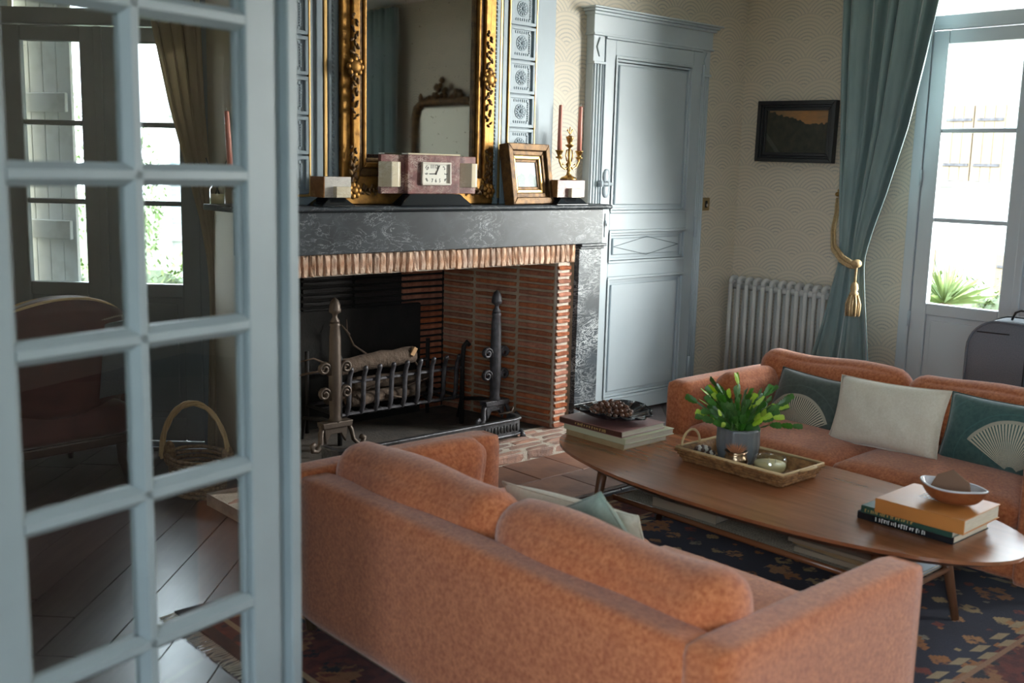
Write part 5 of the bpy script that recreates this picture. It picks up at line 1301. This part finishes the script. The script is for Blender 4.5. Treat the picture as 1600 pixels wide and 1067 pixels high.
# ------------------------------------------------------------------ wooden bowl with a folded card
bw = thing('wooden_bowl', 'leaf-shaped wooden bowl with white inside on the orange book', 'bowl', (3.235, 1.468, TZ+.0985))
def bowlf(u, v):
    a = u*2*math.pi; rx = .068+.004*math.cos(2*a); ry = .098; s = .42+.58*v**.55
    pt_ = 1+.16*max(0, math.cos(a+math.pi/2))**8+.06*max(0, math.cos(a-math.pi/2))**6
    return (rx*s*math.cos(a), ry*s*math.sin(a)*pt_, .004+.048*v**1.5+.006*v*(math.sin(a)**2))
b = B(); b.grid(bowlf, 48, 8, closed_u=True); b.lathe([(.0, .0), (.030, .0), (.032, .004)], 24, None, 1, 1.35); b.build('shell', 'bowl_out', bw, smooth=True, local=True)
b = B(); b.grid(lambda u, v: tuple(Vector(bowlf(1-u, v))*.955+Vector((0, 0, .005))), 48, 8, closed_u=True); b.lathe([(.0, .009), (.030, .009)], 24, None, 1, 1.35); b.build('glazed_inside', 'bowl_in', bw, smooth=True, local=True)
rimp = [Vector(bowlf(i/48, 1)).lerp(Vector(bowlf(i/48, 1))*.955+Vector((0, 0, .005)), .5) for i in range(48)]
b = B(); b.tube(rimp, .0035, 6, closed=True); b.build('rim', 'bowl_in', bw, smooth=True, local=True)
cd = B(); cd.raw([(0, -.075, 0), (0, .072, .004), (.014, .058, .052), (.020, .012, .078), (.016, -.050, .050), (.003, -.075, 0), (.003, .072, .004), (.017, .058, .052), (.023, .012, .078), (.019, -.050, .050)], [(0, 1, 2, 3, 4), (9, 8, 7, 6, 5), (0, 5, 6, 1), (1, 6, 7, 2), (2, 7, 8, 3), (3, 8, 9, 4), (4, 9, 5, 0)])
cdo = cd.build('folded_card', 'paper_brown'); cdo.location = (3.225, 1.470, TZ+.0985+.026); cdo.rotation_euler = (0, R(8), R(-4)); tag(cdo, 'brown kraft card standing in the wooden bowl', 'card')

# ------------------------------------------------------------------ glazed door leaf standing open (hinged on the left wall)
LA = R(13.5); HX, HY = .378, 1.655; LW = .72
T_L = Matrix.Translation((HX, HY, 0)) @ rot_z(LA)          # x along the leaf from the hinge, y away from the viewer
lf = bpy.data.objects.new('door_2', None); COL.objects.link(lf); lf.matrix_basis = T_L; struct(lf, 'open glazed door leaf with small panes and pale blue-grey bars')
TK = .042
def lb(nm, x0, x1, y0, y1, z0, z1, bev=.004): return B().box(x0, x1, y0, y1, z0, z1).build(nm, 'leaf_paint', lf, bevel=bev, local=True)
lb('stile', LW-.125, LW-.052, 0, TK, .01, 2.36); lb('stile', 0, LW-.588, 0, TK, .01, 2.36)
lb('meeting_strip', LW-.028, LW, -.006, TK, .01, 2.36); lb('meeting_groove', LW-.052, LW-.028, .014, TK, .01, 2.36)
zb = [1.7475+.2765*k for k in (2, 1, 0, -1, -2, -3, -4, -5)]
lb('rail', LW-.588, LW-.125, 0, TK, 2.305, 2.36); lb('rail', LW-.588, LW-.125, 0, TK, .01, .13)
def muntin(nm, p0, p1, horiz):
    """glazing bar with bevelled front and back"""
    w_ = .0195; prof_m = [(-w_, .014), (-.007, -.001), (.007, -.001), (w_, .014), (w_, .028), (.007, TK), (-.007, TK), (-w_, .028)]
    b = B()
    if horiz: vs = [(x, y, p0[1]+a) for x in (p0[0], p1[0]) for a, y in prof_m]
    else: vs = [(p0[0]+a, y, z) for z in (p0[1], p1[1]) for a, y in prof_m]
    n_ = 8; fs = [tuple(range(n_)), tuple(range(2*n_-1, n_-1, -1))]+[(i, i+n_, (i+1) % n_+n_, (i+1) % n_) for i in range(n_)]
    b.raw(vs, fs); return b.build(nm, 'leaf_paint', lf, local=True)
xm = LW-.358
for z in zb: muntin('glazing_bar', (LW-.588, z), (LW-.125, z), True)
muntin('glazing_bar', (xm, .13), (xm, 2.305), False)
zs = [.13]+sorted(zb)+[2.305]
for z0, z1 in zip(zs, zs[1:]):
    for x0, x1 in ((LW-.588, xm), (xm, LW-.125)):
        B().box(x0+.004, x1-.004, .0195, .0225, z0+.006, z1-.006).build('pane', 'pane_old', lf, local=True)
for x0, s in ((LW-.135, 1), (LW-.588, -1)):   # bevelled edge of the stiles
    B().box(x0, x0+.010, .012, .030, .13, 2.305).build('stile_bead', 'leaf_paint', lf, bevel=.003, local=True)
struct(B().box(XL-.14, XL+.004, DY0-.06, DY0, 0, DZ+.06).box(XL-.14, XL+.004, DY1, DY1+.06, 0, DZ+.06).box(XL-.14, XL+.004, DY0, DY1, DZ, DZ+.06).build('trim_3', 'leaf_paint', bevel=.004), 'painted casing of the double doorway')

# ------------------------------------------------------------------ corner beyond the glass: beige curtain, armchair, basket, stool
TCW = CW @ Matrix(((0, 1, 0, 0), (-1, 0, 0, 0), (0, 0, 1, 0), (0, 0, 0, 1)))
prof_b = [(2.9, -.335, -.02), (2.45, -.29, .0), (1.75, -.15, .02), (1.2, -.012, .06), (1.0, .02, .085), (.80, .03, .09), (.5, .02, .10), (.02, .0, .11)]
curtain('beige linen curtain drawn aside at the left window beside the chimney', prof_b, -.10, 4, 'beige_curtain', .014, 9, T=CW @ Matrix(((0, -1, 0, 0), (1, 0, 0, 0), (0, 0, 1, 0), (0, 0, 0, 1))))

ac = thing('armchair', 'wine-red velvet armchair with rounded back, seen through the door glass', 'armchair', (1.55, 4.95, 0), R(185))
B().soft(-.32, .32, -.34, .30, .24, .40, .04, (.01, .01, .03), n=10).build('seat', 'red_velvet', ac, smooth=True, local=True)
b = B()
def backf(u, v):
    a = (u-.5)*2; x = a*.37; top = .90-.16*abs(a)**2.2; z = .36+(top-.36)*v; y = .26+.10*v-.22*abs(a)**2.5
    return (x, y, z)
b.grid(backf, 24, 10); br_ = b.build('backrest', 'red_velvet', ac, smooth=True, solid=.09, local=True)
b = B(); b.tube([(backf(i/24, 1)[0], backf(i/24, 1)[1]-.045, backf(i/24, 1)[2]+.002) for i in range(25)], .006, 6); b.tube([(backf(i/24, 1)[0], backf(i/24, 1)[1]+.045, backf(i/24, 1)[2]+.002) for i in range(25)], .006, 6); b.build('piping', 'rope_pale', br_, smooth=True, local=True)
for s in (-1, 1): B().soft(s*.35-.05, s*.35+.05, -.33, .16, .24, .58, .045, (0, 0, .01), n=8).build('arm', 'red_velvet', ac, smooth=True, local=True)
B().box(-.33, .33, -.33, .29, .20, .245).build('seat_rail', 'dark_wood', ac, bevel=.008, local=True)
for x in (-.29, .29):
    for y in (-.29, .25): B().tube([(x, y, .21), (x*1.0, y, .12), (x*1.06, y*1.12, .0)], [.028, .022, .013], 8).build('leg', 'dark_wood', ac, smooth=True, local=True)
b = B(); 
def thr(u, v): a = (u-.5)*.5; return (-.05+a, .16-.02*math.sin(u*9)+.17*v, .66+.02*math.sin(u*6)+.0*v+(.10*v if v < .5 else .05)) 
tp = thing('throw_blanket', 'grey fringed throw folded over the wine-red armchair arm', 'blanket', (1.62, 4.72, .5))
b = B(); b.grid(lambda u, v: (1.30+.62*u, 4.615-.02*math.sin(u*8)+.06*v, .745+.02*math.cos(u*7)-.34*v+.02*u), 24, 10); b.build('cloth', 'screen', tp, smooth=True, solid=.015)
b = B()
for k in range(60): x = 1.30+.62*k/59; b.tube([(x, 4.612, .765+.02*math.cos(k/59*7)+.02*k/59), (x+.004, 4.600, .775+.02*math.cos(k/59*7)+.02*k/59)], .002, 4)
o = b.build('fringe', 'bead_l', tp); o['kind'] = 'stuff'

bk_ = thing('log_basket', 'wicker basket with a tall arched handle on the floor beside the chimney', 'basket', (2.075, 4.385, 0))
bk_.scale = (.88, .88, .94)
b = B()
for l in range(9):
    z = .012+l*.022; rx = .13+.03*(l/8)
    for s in range(2):
        b.tube([((rx+.005*math.sin(k*math.pi*.9+s*math.pi+l))*math.cos(2*math.pi*k/40)*.9, (rx+.005*math.sin(k*math.pi*.9+s*math.pi+l))*math.sin(2*math.pi*k/40)*1.15, z) for k in range(40)], .009, 5, closed=True)
b.lathe([(.0, .004), (.125, .004), (.125, .012), (.0, .012)], 24, None, .9, 1.15); b.build('weave', 'wicker', bk_, smooth=True, local=True)
b = B()
for s in range(4):
    pts = []
    for k in range(25):
        a = math.pi*k/24; tw_ = k*.7+s*1.57; pts.append((.155*math.cos(a)*.75-.02+.008*math.cos(tw_), -.155*math.cos(a)*.9+.008*math.sin(tw_), .17+.275*math.sin(a)+.008*math.sin(tw_)))
    b.tube(pts, .007, 6)
b.build('handle', 'rope_pale', bk_, smooth=True, local=True)
b = B()
for s in (-1, 1): b.ball((s*.10, -s*.125, .185), .035, .035, .065, 8, 6)
b.build('handle_binding', 'wicker', bk_, smooth=True, local=True)

st = thing('stool', 'round mustard velvet stool on the floor behind the glazed door', 'stool', (.655, 2.30, 0))
B().lathe([(.0, .24), (.145, .24), (.156, .265), (.154, .295), (.13, .318), (.07, .328), (.0, .33)], 32).build('seat', 'yellow', st, smooth=True, local=True)
for k in range(4): a = math.pi/4+k*math.pi/2; B().tube([(.10*math.cos(a), .10*math.sin(a), .245), (.15*math.cos(a), .15*math.sin(a), .0)], [.016, .010], 8).build('leg', 'dark_wood', st, smooth=True, local=True)

# ------------------------------------------------------------------ outside
gd = struct(B().box(-40, 60, -40, 60, -.9, -.8).build('ground', 'ground'), 'dark grass ground outside the windows')
def leaves(name, label, cat, boxes, n, size, mat, seed, group=None, stem=None, part='foliage', core=False):
    q = random.Random(seed); t = thing(name, label, cat, boxes[0][0], 0, group); b = B()
    for c, r_ in boxes:
        for k in range(n):
            while True:
                p = Vector((q.uniform(-1, 1), q.uniform(-1, 1), q.uniform(-1, 1)))
                if .45 < p.length < 1: break
            p = Vector((c[0]+p.x*r_[0], c[1]+p.y*r_[1], c[2]+p.z*r_[2])); s = size*q.uniform(.6, 1.3)
            T = Matrix.Translation(p) @ Matrix.Rotation(q.uniform(0, 6.28), 4, 'Z') @ Matrix.Rotation(q.uniform(-1.2, 1.2), 4, 'X'); b.raw([(-s*.4, 0, 0), (0, -s, s*.15), (s*.4, 0, 0), (0, s, s*.1)], [(0, 1, 2, 3)], T)
    b.build(part, mat, t)
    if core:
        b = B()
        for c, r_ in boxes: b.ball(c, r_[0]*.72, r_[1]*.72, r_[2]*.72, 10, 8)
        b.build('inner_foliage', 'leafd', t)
    if stem: B().cyl(stem[0], stem[1], stem[2], stem[2]*.6).build('trunk', 'bark', t)
    return t
# house across the street, right window
hs = thing('house', 'sunlit white rendered house across the street with wooden shutters', 'house', (11.3, 4.4, -.8))
FX = 11.0
B().box(FX, FX+.4, -6, 14, -.8, 2.95).build('wall', 'ext_white', hs); B().box(FX-.35, FX+.5, -6, 14, 2.95, 3.10).build('eave', 'ext_white2', hs)
B().raw([(FX-.35, -6, 3.1), (FX-.35, 14, 3.1), (FX+3, 14, 4.5), (FX+3, -6, 4.5), (FX-.35, -6, 3.0), (FX-.35, 14, 3.0), (FX+3, 14, 4.4), (FX+3, -6, 4.4)], [(0, 1, 2, 3), (7, 6, 5, 4), (0, 4, 5, 1), (1, 5, 6, 2), (2, 6, 7, 3), (3, 7, 4, 0)]).build('roof', 'terracotta', hs)
for y0 in (5.43, 3.0, 7.6):
    for a in (0, .325):
        for k in range(3): B().box(FX-.04, FX-.005, y0-a-.105*(k+1)+.003, y0-a-.105*k, 1.47, 2.24).build('shutter_board', 'ext_wood', hs, bevel=.004)
        for z in (1.62, 2.08): B().box(FX-.05, FX-.04, y0-a-.30, y0-a-.03, z, z+.03).build('strap_hinge', 'iron', hs)
    B().box(FX-.10, FX, y0-.70, y0+.05, 1.41, 1.455).build('window_sill', 'ext_white2', hs)
for y0, y1 in ((5.62, 5.40), (4.75, 4.50)):
    B().box(FX-.04, FX-.005, y1, y0, -.3, .74).build('shutter_board', 'ext_wood', hs, bevel=.004); B().box(FX-.05, FX-.04, y1+.02, y0-.02, .6, .63).build('strap_hinge', 'iron', hs)
yu = thing('yucca', 'spiky yucca plant outside the tall window', 'plant', (8.2, 3.92, -.8))
b = B(); q = random.Random(6)
for k in range(70):
    a = q.uniform(0, 6.28); e = q.uniform(.25, 1.35); l = q.uniform(.30, .46); d = Vector((math.cos(a)*math.cos(e), math.sin(a)*math.cos(e), math.sin(e))); s_ = d.cross(Vector((0, 0, 1))).normalized()*.013; p = Vector((8.2, 3.92, .50))
    b.raw([p-s_, p+s_, p+d*l*.6+s_*.8, p+d*l+Vector((0, 0, -.05*math.cos(e))), p+d*l*.6-s_*.8], [(0, 1, 2, 3, 4)])
b.build('leaves', 'leafg', yu); B().cyl((8.2, 3.92, -.8), (8.2, 3.92, .52), .06, .05).build('trunk', 'bark', yu)
leaves('hedge', 'pale green hedge along the street below the tall window', 'hedge', [((8.8, 3.6-k*.5, .25), (.4, .42, .50)) for k in range(-3, 8)], 900, .04, 'leafg', 4, core=True)
# left window: open shutter, neighbour house, trees, hedge, vine
def CWp(u, o_, z): return CW @ Vector((u, o_, z))
sh = thing('window_shutter', 'weathered white board shutter standing half open outside the left window', 'shutter', CWp(1.0, .3, .3))
sh_ang = math.atan2(WU.y, WU.x)
TS = Matrix.Translation(CWp(1.10, .34, 0)) @ rot_z(sh_ang+math.pi-R(20))
for k in range(4): B().box(.002+k*.090, .088+k*.090, 0, .022, .40, 2.75, TS).build('board', 'ext_white2', sh, bevel=.003)
for z in (1.06, 1.72, 2.4): B().box(.03, .34, -.025, 0, z, z+.10, TS).build('batten', 'ext_white2', sh, bevel=.006)
hb = thing('house', 'white neighbouring house with slatted shutters behind the trees at left', 'house', CWp(3, 14.2, -.8))
TH = CW @ Matrix.Translation((4.85, 14.0, 0)) @ rot_z(R(-4))
B().box(-9, .0, 0, .3, -.8, 3.6, TH).build('wall', 'ext_white', hb); B().box(-9, .3, -.35, .3, 3.6, 3.72, TH).build('eave', 'ext_white2', hb)
B().cyl(TH @ Vector((-.10, -.06, -.8)), TH @ Vector((-.10, -.06, 3.6)), .06).build('drainpipe', 'ext_white2', hb)
for z0, z1 in ((.12, 1.68), (2.35, 3.3)):
    B().box(-.82, -.10, -.04, 0, z0, z1, TH).build('window_surround', 'ext_white2', hb); B().box(-.90, -.02, -.16, 0, z0-.10, z0, TH).build('window_sill', 'ext_white', hb)
    for a in (-.76, -.44):
        n_ = int((z1-z0-.08)/.085)
        for k in range(n_): B().box(a, a+.29, -.08, -.04, z0+.05+k*.085, z0+.11+k*.085, TH).build('shutter_slat', 'blue', hb)
def CWb(u, o_, z): return tuple(CWp(u, o_, z))
leaves('tree', 'leafy green tree beyond the left window', 'tree', [(CWb(4.42, 11.5, .9), (.42, .5, 1.15)), (CWb(5.6, 12, 1.3), (.8, .8, 1.2))], 1300, .06, 'leafg', 12, stem=(CWb(4.5, 11.6, -.8), CWb(4.5, 11.6, .8), .10))
leaves('hedge', 'clipped hedge just below the left window', 'hedge', [(CWb(.8+k*.42, 4.0, .12), (.40, .40, .60)) for k in range(5)], 1000, .04, 'leafg', 13, core=True)
vn = leaves('vine', 'sprigs of climbing vine hanging at the top of the left window', 'vine', [(CWb(1.03, .34, 2.42), (.05, .04, .18)), (CWb(1.03, .34, 2.02), (.04, .03, .12)), (CWb(.62, .34, 2.32), (.08, .04, .12))], 26, .020, 'leafd', 15)
B().tube([CWp(1.03, .34, 2.7), CWp(1.03, .34, 2.3), CWp(1.02, .34, 1.92)], .003, 5).build('stem', 'bark', vn)
